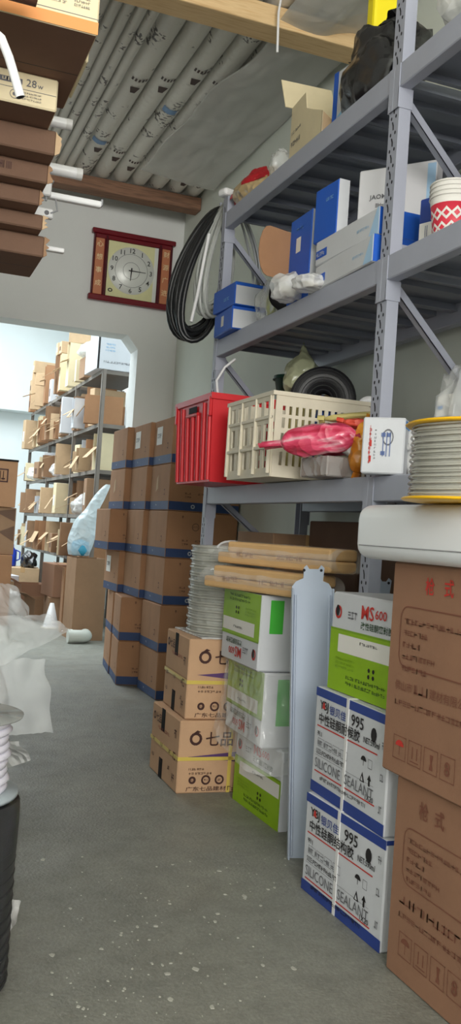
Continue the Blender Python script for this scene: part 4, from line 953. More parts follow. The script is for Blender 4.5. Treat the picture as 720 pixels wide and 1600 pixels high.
t = thing('bag_of_fittings', 'pale clear bag behind the red bowls under the top shelf', 'bag', (1.68, 2.21, L3)); blob((0, 0, 0), 0.09, 0.13, 0.15, 33, 0.35, 2.0).build('bag', FILM_W, t); 
for j in range(3): MB().tube([(-0.03+0.03*j, -0.05, 0.04+.03*j), (-0.02+0.03*j, 0.05, 0.05+.03*j)], 0.03, 10).build('fitting', GREY_PL, t)
carton('tan carton at the right edge on the middle shelf', (1.62, 1.87, L3), (0.26, 0.26, 0.36), KRAFT_P, 0.1, TAPE_CLEAR)
# ---- top shelf
t = thing('snack_bag', 'red and straw-coloured bag at the far end of the top shelf', 'bag', (1.43, 3.70, L4), 0.2)
blob((0, 0, 0), 0.065, 0.17, 0.075, 3, 0.22, 2.0).build('bag', film('straw_film', (0.62, 0.46, 0.24), 0.95, 0.3), t)
blob((0, 0, 0.002), 0.0668, 0.1745, 0.077, 3, 0.22, 2.0, ar=(0.47, 0.64), br=(0.5, 0.82)).build('red_print', mat('crimson_print', srgb(180, 30, 40), 0.4), t)
for s in (-1, 1): MB().grid(lambda a, b: Vector((-0.03+0.06*b, s*(0.165+0.03*a), 0.05+0.03*math.sin(b*8))), 4, 8).build('gathered_end', mat('crimson_print', srgb(180, 30, 40), 0.4), t)
t = blob((0, 0, 0), 0.055, 0.06, 0.065, 22, 0.35, 2.4).build('plastic_bag', FILM); t.location = (1.42, 3.44, L4); tag(t, 'small clear crinkled bag before the open cream carton, top shelf', 'bag')
oc = thing('open_carton', 'open cream carton with a raised flap and torn front on the top shelf', 'carton', (1.53, 3.20, L4), math.radians(-4))
wx, wy, wh, th = 0.24, 0.34, 0.27, 0.004
MB().box((-wx/2, -wy/2, 0), (wx/2, wy/2, th)).build('bottom_panel', CREAM, oc)
MB().box((-wx/2, wy/2-th, th), (wx/2, wy/2, wh)).build('end_panel', CREAM, oc)
MB().box((wx/2-th, -wy/2, th), (wx/2, wy/2-th, wh)).build('side_panel', CREAM, oc)
MB().prism([(-wx/2, 0.004), (wx/2-th, 0.004), (wx/2-th, 0.22), (0.06, 0.19), (0.03, 0.12), (-0.01, 0.14), (-0.05, 0.07), (-wx/2, 0.12)], -wy/2, -wy/2+th, Mxz).build('torn_front_panel', KRAFT_P, oc)
MB().prism([(-wy/2, 0.004), (wy/2-th, 0.004), (wy/2-th, wh), (0.02, wh), (0.0, 0.20), (-0.06, 0.17), (-wy/2, 0.12)], -wx/2, -wx/2+th, Myz).build('torn_side_panel', CREAM, oc)
MB().box((-wx/2-0.03, -0.002, 0), (wx/2-0.05, 0.002, 0.16), Matrix.Translation((0, wy/2-0.002, wh)) @ Matrix.Rotation(math.radians(-28), 4, 'X')).build('raised_flap', CREAM, oc)
f = Face(oc, (wx, wy, wh), '-x'); f.lines(0.02, 0.10, 0.10, 0.02, GREY_INK, 5, 3); f.lines(0.02, 0.15, 0.10, 0.012, GREY_INK, 6, 4); f.done()
sz = (0.10, 0.10, 0.24); t = carton('blue and white carton between the open cream carton and the black bag', (1.475, 2.955, L4), sz, WHITE_CARD, 0.1)
f = Face(t, sz, '-x'); f.rect(0, 0.001, 0.03, 0.239, BLUE_CARD, 'blue_stripe'); f.poly([(0.035, 0.02), (0.095, 0.02), (0.095, 0.10), (0.035, 0.07)], LTBLUE_INK, 'light_blue_print'); f.done()
t = thing('bin_bag', 'shiny black plastic bag on the top shelf at the rack post', 'bag', (1.46, 2.700, L4))
blob((0, 0, 0), 0.11, 0.185, 0.155, 17, 0.30, 1.8, 40, 26).build('bag', FILM_BLACK, t)
MB().grid(lambda a, b: Vector((-0.02+0.05*noise.noise((a*5, b*4, 2)), 0.19-0.36*a, 0.22+0.07*b+0.02*noise.noise((a*6, b*3, 7)))), 26, 8).build('gathered_neck', FILM_BLACK, t)
t = thing('yellow_pack', 'bright yellow pack standing behind the black bag on the top shelf', 'pack', (1.588, 2.985, L4))
MB().rbox((-0.05, -0.03, 0), (0.05, 0.03, 0.56), 0.012, 2).build('pack', mat('bright_yellow', srgb(250, 230, 30), 0.45), t)
MB().prism([(-0.02, 0.42), (0.03, 0.42), (0.012, 0.48)], -0.0315, -0.031, Mxz).build('white_mark', PAPER, t)
t = thing('plastic_bag', 'large milky plastic bag on the top shelf at the upper right corner', 'bag', (1.52, 2.16, L4))
blob((0, 0, 0), 0.13, 0.20, 0.17, 27, 0.35, 1.9, 36, 24).build('bag', FILM_W, t); MB().rbox((-0.06, -0.12, 0.01), (0.06, 0.12, 0.14), 0.02, 2).build('contents', OFFWHITE_PL, t)

# ================================================================== HOSES HUNG ON THE FAR END OF THE RACK
MB().tube([(1.42, 3.945, 2.42), (1.42, 4.02, 2.475), (1.42, 4.16, 2.485), (1.42, 4.17, 2.52)], 0.008, 8).build('hanger_hook', STEEL, rack)
def hose_coil(label, cx, y, ztop, hw, hh, r, n, M_, seed, name='hose_coil', sleeve=None, lean=0.0):
    t = thing(name, label, 'hose', (1.42, y, 2.493), 0, 'hoses hung on the rack end'); rr = random.Random(seed)
    for k in range(n):
        w_ = hw*(0.75+0.30*k/max(1, n-1))+rr.uniform(-.01, .01); h_ = hh*(0.88+0.12*rr.random()); dx = cx-1.42+rr.uniform(-.012, .012)
        pts = []
        for a in range(36):
            th = 2*math.pi*a/36; s = math.sin(th); c = math.cos(th)
            zz = -h_+h_*c + 0.004*k-0.004*n
            q = (1-c)/2
            pts.append((w_*s*(0.35+0.65*q**0.6)+dx*q**0.7+lean*q, (k-n/2)*r*1.2*(0.8+0.4*q)+0.012*math.sin(th*2+k), zz+r))
        MB().tube(pts, r, 8, closed=True).build('hose_turn', M_, t)
    if sleeve:
        MB().grid(lambda a, b: Vector((cx-1.42+lean*0.6-hw*1.25*0.5*(1-0.5*(1-b))+ (0.03+0.10*b)*math.cos(2*math.pi*a)*1.0, 0.055*math.sin(2*math.pi*a), -0.04-1.3*hh*b+0.01*noise.noise((a*7, b*9, seed)))), 18, 22).build('film_sleeve', sleeve, t)
    return t
hose_coil('black hose coil hanging at the far end of the rack', 1.33, 4.150, 2.5, 0.150, 0.325, 0.012, 9, BLACK_RUB, 2, lean=-0.03)
hose_coil('clear-sleeved hose coil hanging at the far end of the rack', 1.385, 4.070, 2.5, 0.085, 0.275, 0.0085, 8, mat('grey_clear_hose', srgb(196, 200, 196), 0.12, alpha=0.6), 5, lean=-0.025)
hose_coil('pale grey hose coil hanging behind the far rack post', 1.50, 4.02, 2.5, 0.10, 0.26, 0.006, 4, mat('grey_hose', srgb(170, 174, 176), 0.3), 8, lean=0.02)
t = MB().tube([(1.330, 4.045, 2.32), (1.305, 4.035, 2.15), (1.288, 4.03, 2.02), (1.268, 4.03, 1.90)], 0.008, 8).build('plastic_tube', WHITE_PL); tag(t, 'short white plastic tube dangling under the hung hoses', 'tube')
t = MB().rbox((-0.045, -0.03, 0), (0.045, 0.03, 0.035), 0.012, 2, Matrix.Rotation(0.3, 4, 'Z')).build('plastic_block', WHITE_PL); t.location = (1.375, 3.93, 2.46); tag(t, 'white plastic block on top of the far rack post', 'block')
# ================================================================== CLOCK
ck = thing('wall_clock', 'square wall clock in a dark red wooden frame with gold lettering, hung above the doorway', 'clock', (1.558, YB-0.001, 2.516))
W_, H_ = 0.575, 0.505
MAROON = mat('maroon_lacquer', srgb(112, 20, 32), 0.25, var=0.08, scale=9); DKRED = mat('dark_red_lacquer', srgb(78, 14, 26), 0.25); ORANGE_P = mat('burnt_orange_panel', srgb(196, 122, 84), 0.4)
GOLD = mat('gold_leaf', srgb(240, 214, 170), 0.3, 0.3); DIALP = mat('gold_green_plate', srgb(224, 222, 172), 0.35, 0.1, var=0.08, scale=5); DIAL = mat('silver_dial', srgb(226, 229, 224), 0.35, 0.1); DKINK = mat('dial_ink', srgb(40, 42, 40), 0.5)
MB().rbox((-W_/2, -0.022, 0.02), (W_/2, 0, H_-0.02), 0.003).build('back_board', MAROON, ck)
for z0, z1, n_ in ((H_-0.036, H_, 'top_rail'), (0, 0.042, 'bottom_rail')):
    MB().rbox((-W_/2-0.018, -0.046, z0), (W_/2+0.018, 0, z1), 0.008, 2).build(n_, MAROON, ck)
MB().rbox((-W_/2+0.01, -0.036, H_-0.066), (W_/2-0.01, -0.02, H_-0.036), 0.004).build('inner_rail', MAROON, ck)
for s in (-1, 1):
    cx = s*(W_/2-0.045)
    p_ = MB().rbox((cx-0.031, -0.028, 0.045), (cx+0.031, -0.02, H_-0.05), 0.002).build('side_panel', ORANGE_P, ck)
    MB().rbox((s*(W_/2)-s*0.012-0.006 if s > 0 else -W_/2, -0.034, 0.04), (W_/2 if s > 0 else -W_/2+0.012, -0.02, H_-0.036), 0.003).build('outer_stile', DKRED, ck)
    MB().rbox((min(s*(W_/2-0.082), s*(W_/2-0.102)), -0.038, 0.04), (max(s*(W_/2-0.082), s*(W_/2-0.102)), -0.02, H_-0.04), 0.004).build('inner_stile', DKRED, ck)
    f = Face(p_, (W_, 0.056, H_), '-y', eps=0.0008)
    for k, ch in enumerate('心想事成' if s < 0 else '财源广进'):
        f.text(ch, W_/2+cx, 0.40-k*0.092, 0.042, GOLD, center=True, bold=True)
    f.done()
dp = MB().rbox((-0.182, -0.030, 0.044), (0.182, -0.022, 0.436), 0.001).build('dial_plate', DIALP, ck)
MB().box((0.155, -0.0308, 0.044), (0.182, -0.0300, 0.436)).build('silver_edge', DIAL, dp)
Md = Matrix.Translation((-0.008, -0.0302, 0.242)) @ Matrix.Rotation(math.pi/2, 4, 'X')
MB().lathe([(0.0001, 0.003), (0.166, 0.003), (0.168, 0.0)], 64, Md).build('dial', DIAL, dp)
for r0 in (0.118, 0.060): MB().tube([(-0.008+r0*math.cos(a*math.pi/32), -0.0335, 0.242+r0*math.sin(a*math.pi/32)) for a in range(64)], 0.0012, 5, closed=True).build('dial_ring', GREY_INK, dp)
f = Face(dp, (W_, 0.068, H_), '-y', eps=0.0003)
for k in range(1, 13):
    a = math.radians(90-30*k); f.text(str(k), W_/2-0.008+0.142*math.cos(a), 0.242+0.142*math.sin(a), 0.034, DKINK, 'numeral', center=True, bold=True)
f.disc(W_/2-0.152, 0.085, 0.017, DKINK, 'logo', n=16, sq=0.8, r_in=0.009)
f.done()
for o in dp.children:
    if o.name.startswith('numeral'): o['kind'] = 'stuff'
def hand(name, ang, L, w_):
    a = math.radians(ang); d = Vector((math.sin(a), 0, math.cos(a))); n_ = Vector((math.cos(a), 0, -math.sin(a))); c = Vector((-0.008, -0.037, 0.242))
    MB().add([c-d*0.02-n_*w_, c-d*0.02+n_*w_, c+d*L+n_*w_*0.4, c+d*L-n_*w_*0.4]+[v+Vector((0, -0.001, 0)) for v in (c-d*0.02-n_*w_, c-d*0.02+n_*w_, c+d*L+n_*w_*0.4, c+d*L-n_*w_*0.4)], [(0, 1, 2, 3), (4, 7, 6, 5), (0, 4, 5, 1), (1, 5, 6, 2), (2, 6, 7, 3), (3, 7, 4, 0)]).build(name, BLACK_INK, dp)
hand('minute_hand', 90, 0.105, 0.004); hand('hour_hand', 183, 0.072, 0.005)
MB().lathe([(0.0001, 0.009), (0.007, 0.009), (0.007, 0.003)], 16, Md).build('hub', BLACK_INK, dp)

# ================================================================== CEILING FILM AND CORD
def drape(a, b):
    x = 1.50+0.41*a-0.10*(1-a)*b; y = 3.05+2.7*b
    sag = 0.05*math.sin(math.pi*b)*math.sin(math.pi*min(1, a*1.1+0.05))+0.03*math.sin(math.pi*b*2.0+a*2)
    return Vector((x+0.06*noise.noise((a*2, b*4, 0)), y, 3.226-max(0, sag)-0.010*abs(noise.noise((a*5, b*11, 4)))-0.04*max(0, a-0.8)))
t = solid(MB().grid(drape, 40, 70).build('plastic_sheet', film('grey_sheet_film', (0.78, 0.78, 0.74), 0.52, 0.35, 7.0, 0.4)), 0.0006)
tag(t, 'large grey plastic sheet sagging under the pipes beside the right wall', 'plastic sheet')
p0 = at(435, 20, Y=3.66)
t = MB().tube([(p0.x+0.01, p0.y, 3.62), (p0.x+0.012, p0.y, 3.3), (p0.x, p0.y, p0.z), at(433, 82, Y=3.66)], 0.0055, 8).build('hanging_string', WHITE_PL); tag(t, 'white string end hanging from the ceiling in front of the pine beam', 'string')

# ================================================================== LEFT SIDE: CARTONS ON THE HIGH SHELF
sh = thing('wall_shelf', 'grey steel shelf carrying the high cartons, out at the left', 'shelf', (0, 0, 0))
for x_ in (-1.0, 0.02):
    for y_ in (2.30, 3.26): MB().box((x_-0.04, y_-0.02, 0), (x_, y_+0.02, 1.60)).build('post', STEEL, sh)
ZB = at(68, 402, Y=2.79).z
MB().box((-1.04, 2.28, ZB-0.028), (0.02, 3.28, ZB-0.002)).build('board', DECK, sh)
def high_carton(label, yf, yb, z0, z1, xr, M_, xl=-0.75, rz=0.0, flap=True):
    sz = (xr-xl, yb-yf, z1-z0); t = carton(label, ((xr+xl)/2, (yf+yb)/2, z0), sz, M_, rz, None)
    f = Face(t, sz, '-z'); f.rect(0.003, sz[1]/2-0.0015, sz[0]-0.003, sz[1]/2+0.0015, BLACK_INK, 'flap_seam'); 
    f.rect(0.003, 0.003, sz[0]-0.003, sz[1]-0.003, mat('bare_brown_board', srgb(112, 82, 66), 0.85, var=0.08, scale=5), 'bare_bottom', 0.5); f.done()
    return t, sz
hz = {'A': (2.167, 2.60, 2.102, 2.45, 0.402), 'B': (2.43, 2.86, 2.016, 2.100, 0.358), 'C': (2.545, 2.92, 1.948, 2.014, 0.380), 'D': (2.625, 2.96, 1.862, 1.946, 0.355), 'E': (2.72, 3.02, 1.708, 1.860, 0.392)}
t, sz = high_carton('large cream carton with an orange stripe, highest at the upper left', *hz['A'], CREAM)
f = Face(t, sz, '-y'); f.rect(0.0, 0.001, f.W, 0.030, mat('orange_stripe', srgb(226, 150, 84), 0.6), 'orange_stripe'); f.rect(0, 0.036, f.W, 0.0375, GREY_INK, 'rule')
for q in range(2):
    for j in range(5): f.lines(f.W-0.115+q*0.055, 0.055+j*0.010, 0.038, 0.006, GREY_INK, 7, q*9+j)
f.done()
MB().rbox((-0.004, -0.10, 0), (0.004, 0.12, 0.10), 0.003, 1, Matrix.Translation((sz[0]/2+0.003, 0.02, 0.0))).build('ragged_edge', CREAM, t)
t, sz = high_carton('cream lamp carton marked 28, directly beneath the orange-striped carton', *hz['B'], CREAM)
f = Face(t, sz, '-y'); f.text('28', f.W-0.082, 0.048, 0.019, GREY_INK, w=0.026); f.text('w', f.W-0.053, 0.048, 0.009, GREY_INK); f.rect(f.W-0.150, 0.050, f.W-0.092, 0.064, GREY_INK, 'printed_box'); f.lines(f.W-0.143, 0.053, 0.045, 0.008, CREAM, 4, 2, l=4)
f.rect(0, 0.038, f.W-0.004, 0.0395, GREY_INK, 'rule')
for q in (0.175, 0.110): f.disc(f.W-q, 0.022, 0.012, GREY_INK, 'printed_mark', r_in=0.0105, n=18); f.disc(f.W-q, 0.022, 0.005, GREY_INK, 'printed_mark')
for j in range(3): f.lines(f.W-0.090, 0.012+j*0.008, 0.05, 0.004, GREY_INK, 9, j)
f.done()
zprev = hz['B'][2]-0.002; lay = (('third', 86, 243, 2.545), ('fourth', 74, 286, 2.61), ('fifth', 62, 322, 2.67), ('sixth', 66, 358, 2.73), ('lowest', 68, 402, 2.79))
zs = [at(px, py, Y=yy).z for _, px, py, yy in lay]
for k, (o_, px, py, yy) in enumerate(lay):
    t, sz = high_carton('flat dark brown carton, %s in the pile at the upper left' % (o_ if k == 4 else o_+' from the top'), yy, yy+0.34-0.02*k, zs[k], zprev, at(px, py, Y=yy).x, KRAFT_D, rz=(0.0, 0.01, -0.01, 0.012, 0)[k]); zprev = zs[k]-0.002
    rr = random.Random(5+k); n_ = 8
    pts = [(0, 0.0)]+[(0.004+rr.uniform(0, 0.014), sz[2]*q/n_) for q in range(1, n_)]+[(0, sz[2])]
    MB().prism(pts, -0.0018, 0.0018, Matrix.Translation((sz[0]/2-0.001, -sz[1]/2+0.003, 0)) @ Mxz).build('ragged_edge', (KRAFT_P, KRAFT, KRAFT, KRAFT_P, KRAFT)[k], t)
    if k == 1: f = Face(t, sz, '-y'); f.lines(f.W-0.16, 0.02, 0.06, 0.02, BROWN_INK, 5, 2); f.done()
ZB = zs[-1]
t = thing('cardboard_tube', 'dark brown cardboard tube end at the top left corner', 'tube', (0, 0, 0))
p = at(66, 4, Y=2.05); MB().tube([(-0.55, 2.05, p.z+0.02), (p.x-0.012, 2.05, p.z+0.02)], 0.030, 20).build('tube_wall', mat('brown_tube', srgb(96, 62, 50), 0.6), t); MB().lathe([(0.022, 0), (0.024, 0.001)], 16, Matrix.Translation((p.x-0.0118, 2.05, p.z+0.02)) @ Matrix.Rotation(math.pi/2, 4, 'Y'), cap=False).build('tube_mouth', HOLE, t)
# white tubes and lamp bars poking out of the pile
t = thing('white_hose', 'thick curved white hose hanging in front of the lamp cartons', 'hose', (0, 0, 0))
MB().tube([at(-60, 30, Y=1.95), at(-20, 40, Y=1.95), at(2, 60, Y=1.95), at(14, 90, Y=1.95), at(23, 120, Y=1.95), at(32, 152, Y=1.95)], 0.0095, 14, caps=False).build('hose', WHITE_PL, t)
a, b = at(31.5, 150.5, Y=1.95), at(32, 152, Y=1.95); MB().tube([a, b+(b-a)*0.2], 0.0075, 14).build('hose_mouth', HOLE, t)
def bar(label, x1, y, z, r, n=16, name='lamp_tube', cat='tube', slot=None):
    t = thing(name, label, cat, (x1, y, z)); 
    MB().tube([(-0.95, 0, 0), (-0.02, 0, 0)], r, n).build('tube', WHITE_PL, t); MB().tube([(-0.02, 0, 0), (0, 0, 0)], r*1.04, n).build('end_cap', mat('cap_plastic', srgb(214, 214, 212), 0.4), t)
    return t
YBAR = 3.10
def zx(px, py): p = at(px, py, Y=YBAR); return p.x, p.z
x_, z_ = zx(112, 196); bar('short stub of white tube poking out beside the third carton, upper left', x_, YBAR, z_, 0.018)
x_, z_ = zx(128, 273); bar('thick white tube poking out under the high cartons toward the clock', x_, YBAR, z_, 0.019)
x_, z_ = zx(82, 262); bar('shorter white tube lying along the thick one, upper left', x_-0.02, YBAR-0.05, z_-0.005, 0.020)
x_, z_ = zx(158, 321); t = thing('lamp_batten', 'bright slim white lamp batten reaching out toward the clock', 'lamp', (x_, YBAR, z_)); MB().rbox((-0.95, -0.014, -0.011), (0, 0.014, 0.011), 0.006, 2).build('batten', mat('gloss_white', srgb(244, 246, 248), 0.2), t); MB().rbox((-0.004, -0.012, -0.005), (0.004, 0.012, 0.018), 0.002).build('end_clip', GREY_PL, t)
x_, z_ = zx(80, 340); t = thing('socket_strip', 'white socket strip with round holes jutting out at the upper left', 'socket strip', (x_, YBAR-0.03, z_)); MB().rbox((-0.90, -0.012, -0.016), (0, 0.012, 0.016), 0.004).build('strip', WHITE_PL, t)
for k in range(3): MB().lathe([(0.0001, 0.0005), (0.008, 0.0005)], 14, Matrix.Translation((-0.022-k*0.045, -0.0122, 0.0)) @ Matrix.Rotation(math.pi/2, 4, 'X'), cap=False).build('socket_hole', GREY_INK, t)
MB().tube([(-0.01, -0.012, 0), (0.012, -0.012, 0.012), (0.004, -0.010, 0.05)], 0.003, 6).build('wire', GREY_PL, t)
x_, z_ = zx(100, 393); t = thing('lamp_batten', 'lowest slim grey-white batten poking out left of the clock', 'lamp', (x_, YBAR, z_)); MB().rbox((-0.95, -0.012, -0.008), (0, 0.012, 0.008), 0.004, 2).build('batten', WHITE_PL, t); MB().rbox((-0.9, -0.010, 0.008), (-0.10, 0.010, 0.018), 0.003).build('cover_rail', mat('cap_plastic', srgb(214, 214, 212), 0.4), t)
t = thing('pipe_clip', 'white plastic pipe clip hanging under the thick white tube', 'clip', zx(73, 296)[0:1]+(YBAR-0.02, zx(73, 296)[1]))
MB().rbox((-0.018, -0.012, -0.03), (0.012, 0.012, 0.016), 0.004).build('clip_body', WHITE_PL, t); MB().rbox((-0.024, -0.014, 0.016), (0.018, 0.014, 0.024), 0.003).build('clip_foot', GREY_PL, t); MB().tube([(-0.003, 0, -0.03), (-0.003, 0, -0.045)], 0.004, 8).build('screw', GREY_PL, t)

# ================================================================== LEFT SIDE: ROLLS AND FILM ON THE FLOOR
t = thing('wrapped_roll', 'black roll wrapped in shiny clear film standing on the floor at the lower left', 'roll', (0.165, 1.96, 0))
MB().lathe([(0.001, 0), (0.140, 0.0), (0.146, 0.03), (0.148, 0.20), (0.152, 0.34), (0.150, 0.375), (0.001, 0.376)], 40).build('roll', BLACK_RUB, t)
for k in range(13):
    z0 = 0.02+k*0.027
    MB().tube([((0.1475+0.00012*z0)*math.cos(a*math.pi/20), 0.1475*math.sin(a*math.pi/20), z0+0.012*math.sin(a*math.pi/20)) for a in range(40)], 0.0035, 5, closed=True).build('winding_turn', BLACK_RUB, t)
MB().lathe([(0.150, 0.004), (0.1535, 0.10), (0.154, 0.25), (0.157, 0.345), (0.150, 0.382)], 40, cap=False).build('film_wrap', film('stretch_film', (0.25, 0.26, 0.27), 0.10, 0.08, 14), t)
t = thing('tape_spool', 'white tape spool with a clear flange standing on the black wrapped roll', 'spool', (0.172, 1.965, 0.3835))
MB().lathe([(0.001, 0), (0.138, 0), (0.140, 0.005), (0.138, 0.010), (0.001, 0.010)], 40).build('flange', mat('blue_grey_flange', srgb(168, 180, 186), 0.3), t)
for k in range(9): MB().lathe([(0.02, 0.010+k*0.0165), (0.112, 0.010+k*0.0165), (0.117+0.004*math.sin(k*1.9), 0.018+k*0.0165), (0.112, 0.0262+k*0.0165), (0.02, 0.0262+k*0.0165)], 36).build('tape_layer', mat('white_tape', srgb(228, 228, 240), 0.45), t)
MB().lathe([(0.02, 0.160), (0.139, 0.160), (0.140, 0.164), (0.02, 0.165)], 40).build('flange', mat('clear_flange', srgb(170, 176, 172), 0.15, alpha=0.55), t)
# pile of film bags
def sheet(label, quad, nu, nv, seed, amp, M_, cat='plastic film', name='plastic_film'):
    q = [Vector(p) for p in quad]
    def fn(a, b):
        p = (q[0]*(1-a)+q[1]*a)*(1-b)+(q[3]*(1-a)+q[2]*a)*b
        n1 = noise.noise((a*2.3+seed, b*2.3, 1.0)); n2_ = 0.6*noise.noise((a*5+seed, b*3, 2.0)); n3 = 0.6*abs(noise.noise((a*11+seed, b*5, 5.0)))
        return p+Vector((amp*(n1+0.4*n2_), amp*(0.8*n1-0.5*n2_), amp*(0.6*n2_+0.35*n3)))
    return tag(MB().grid(fn, nu, nv).build(name, M_), label, cat)
t = thing('film_bundle', 'bulky bundle of milky plastic bags heaped at the left edge', 'bundle', (0.16, 2.90, 0))
blob((0, 0, 0), 0.24, 0.30, 0.42, 4, 0.12, 1.2, 40, 28).build('bundle', film('soft_milky_film', (0.84, 0.87, 0.89), 0.6, 0.2, 5.0, 0.6), t)
blob((0, 0, 0.02), 0.20, 0.25, 0.36, 9, 0.15, 1.8).build('contents', mat('pale_contents', srgb(190, 192, 190), 0.7), t)
MB().rbox((0.10, -0.35, 0.30), (0.125, -0.25, 0.50), 0.008).build('red_label', mat('crimson_print', srgb(180, 30, 40), 0.4), t)
BIGFILM = film('soft_clear_film', (0.84, 0.88, 0.90), 0.36, 0.10, 4.0, 0.6)
Y1 = 2.62
sheet('clear plastic sheet jutting out over the aisle from the left heap', [at(-40, 965, Y=Y1), at(70, 960, Y=Y1+0.15), at(116, 985, Y=Y1+0.05), at(-40, 1060, Y=Y1-0.18)], 44, 30, 3, 0.030, BIGFILM)
sheet('folded edge of milky film hanging down the left heap', [at(-40, 1030, Y=Y1-0.1), at(72, 1030, Y=Y1), at(82, 1146, Y=Y1-0.02), at(-40, 1150, Y=Y1-0.1)], 40, 40, 8, 0.022, film('half_clear_film', (0.84, 0.88, 0.89), 0.36, 0.12, 5.0, 0.6))
sheet('topmost plastic bag slumped at the left edge of the aisle', [at(-40, 905, Y=2.9), at(20, 915, Y=2.95), at(62, 975, Y=2.8), at(-40, 1000, Y=2.6)], 36, 28, 12, 0.035, BIGFILM)
sheet('small silvery film corner sticking out behind the tape spool', [at(-70, 1165, Y=2.6), at(30, 1158, Y=2.25), at(48, 1188, Y=2.28), at(-60, 1225, Y=2.6)], 10, 10, 15, 0.008, FILM_W)
a = at(34, 1408, Z=0.05); b = at(18, 1405, Z=0.05); c = at(16, 1455, Z=0.004); d = at(26, 1440, Z=0.004)
sheet('tiny scrap of clear film at the foot of the black roll', [b, a, d, c], 8, 8, 19, 0.004, FILM_W)
# ================================================================== FAR ROOM THROUGH THE DOORWAY
FSTEEL = mat('dull_brown_steel', srgb(120, 112, 104), 0.5, var=0.08, scale=4)
fr = thing('storage_rack', 'crowded brown-grey steel rack in the far room beyond the doorway', 'rack', (0, 0, 0))
FX0, FX1 = 1.76, 2.22; FY = [8.10, 9.28, 10.70, 12.20]; FL = [0.62, 1.03, 1.432, 1.845, 2.325]
for y in FY:
    for x in (FX0, FX1):
        MB().box((x, y-0.02, 0), (x+0.003, y+0.02, 2.324)).box((x, y-0.02, 0), (x+0.035, y-0.017, 2.324)).build('post', FSTEEL, fr)
for i in range(3):
    for z in FL:
        MB().box((FX0+0.003, FY[i]+0.021, z-0.004), (FX1, FY[i+1]-0.021, z)).box((FX0+0.003, FY[i]+0.021, z-0.035), (FX0+0.006, FY[i+1]-0.021, z-0.004)).box((FX0+0.006, FY[i]+0.021, z-0.035), (FX1, FY[i]+0.024, z-0.004)).build('shelf_board', FSTEEL, fr)
ordn = names+['nineteenth', 'twentieth']+['%s-%s' % (a, b) for a in ('twenty', 'thirty') for b in names[:9]]
BAGS = ((8.55, 1), (9.95, 2), (11.4, 2))
shelfn = ['lowest shelf', 'second-lowest shelf', 'middle shelf', 'second-highest shelf', 'top']
fg = random.Random(23)
def small_box(label, loc, sz, M_, rz, kind, grp):
    t = thing('small_carton', label, 'carton', loc, 0, grp, (0, 0, rz))
    sx, sy, h = sz
    if kind == 'closed':
        body(t, sz, M_, 0.003); f = Face(t, sz, '-x'); f.rect(sy*0.2, h*0.25, sy*0.7, h*0.6, PAPER if fg.random() < .5 else KRAFT_D, 'label_patch'); f.done()
    else:      # open tray carton with a drooping front flap
        th = 0.004
        MB().box((-sx/2, -sy/2, 0), (sx/2, sy/2, th)).build('bottom', M_, t)
        MB().box((-sx/2, sy/2-th, th), (sx/2, sy/2, h)).build('end_wall', M_, t); MB().box((-sx/2, -sy/2, th), (sx/2, -sy/2+th, h)).build('end_wall', M_, t)
        MB().box((sx/2-th, -sy/2+th, th), (sx/2, sy/2-th, h)).build('back_wall', M_, t); MB().box((-sx/2, -sy/2+th, th), (-sx/2+th, sy/2-th, h*0.6)).build('front_wall', M_, t)
        MB().box((-fg.uniform(0.06, 0.16), -sy/2, -0.002), (0, sy/2-0.01, 0.002), Matrix.Translation((-sx/2, 0, h*0.62)) @ Matrix.Rotation(math.radians(-fg.uniform(20, 70)), 4, 'Y')).build('open_flap', KRAFT_P, t)
    return t
for li, z in enumerate(FL):
    k = 0
    for i in range(3):
        y = FY[i]+0.05
        while y < FY[i+1]-0.12:
            wy = fg.choice((fg.uniform(0.09, 0.15), fg.uniform(0.12, 0.22)))
            if y+wy > FY[i+1]-0.04: break
            hmax = (FL[li+1]-z-0.06) if li < 4 else (0.30 if i == 0 else 0.5)
            h = fg.uniform(0.45, 0.95)*hmax; sx = fg.uniform(0.22, 0.36)
            if not (li == 4 and i == 0 and y < 8.95) and k < 36 and not any(l_ == li and abs(y+wy/2-b_) < 0.20 for b_, l_ in BAGS):
                M_ = fg.choice([KRAFT, KRAFT_P, KRAFT_P, KRAFT_O, WHITE_CARD, CREAM, KRAFT])
                xf = FX0+fg.uniform(-0.11, 0.05); r_ = fg.uniform(-0.22, 0.22)
                nm = {KRAFT: 'brown', KRAFT_P: 'pale tan', KRAFT_O: 'orange-brown', WHITE_CARD: 'white', CREAM: 'cream'}[M_]
                kd = 'closed' if fg.random() < 0.45 else 'open'
                small_box('%s %s carton, %s from the doorway on the %s of the far rack' % (kd, nm, ordn[k], shelfn[li]), (xf+sx/2, y+wy/2, z+0.001), (sx, wy-0.055, h), M_, r_, kd, 'small cartons on the far rack'); k += 1
                # a second carton tipped on top where the heap runs high
                if li == 4 and i > 0 and fg.random() < 0.6:
                    h2 = fg.uniform(0.10, 0.20)
                    if k < 36:
                        small_box('%s tan carton heaped on top of the far rack, %s from the doorway' % ('crooked', ordn[k]), (xf+sx/2-0.03, y+wy/2, z+0.003+h), (sx*0.8, wy-0.05, h2), KRAFT_P, fg.uniform(-.3, .3), 'closed', 'small cartons on the far rack'); k += 1
            y += wy
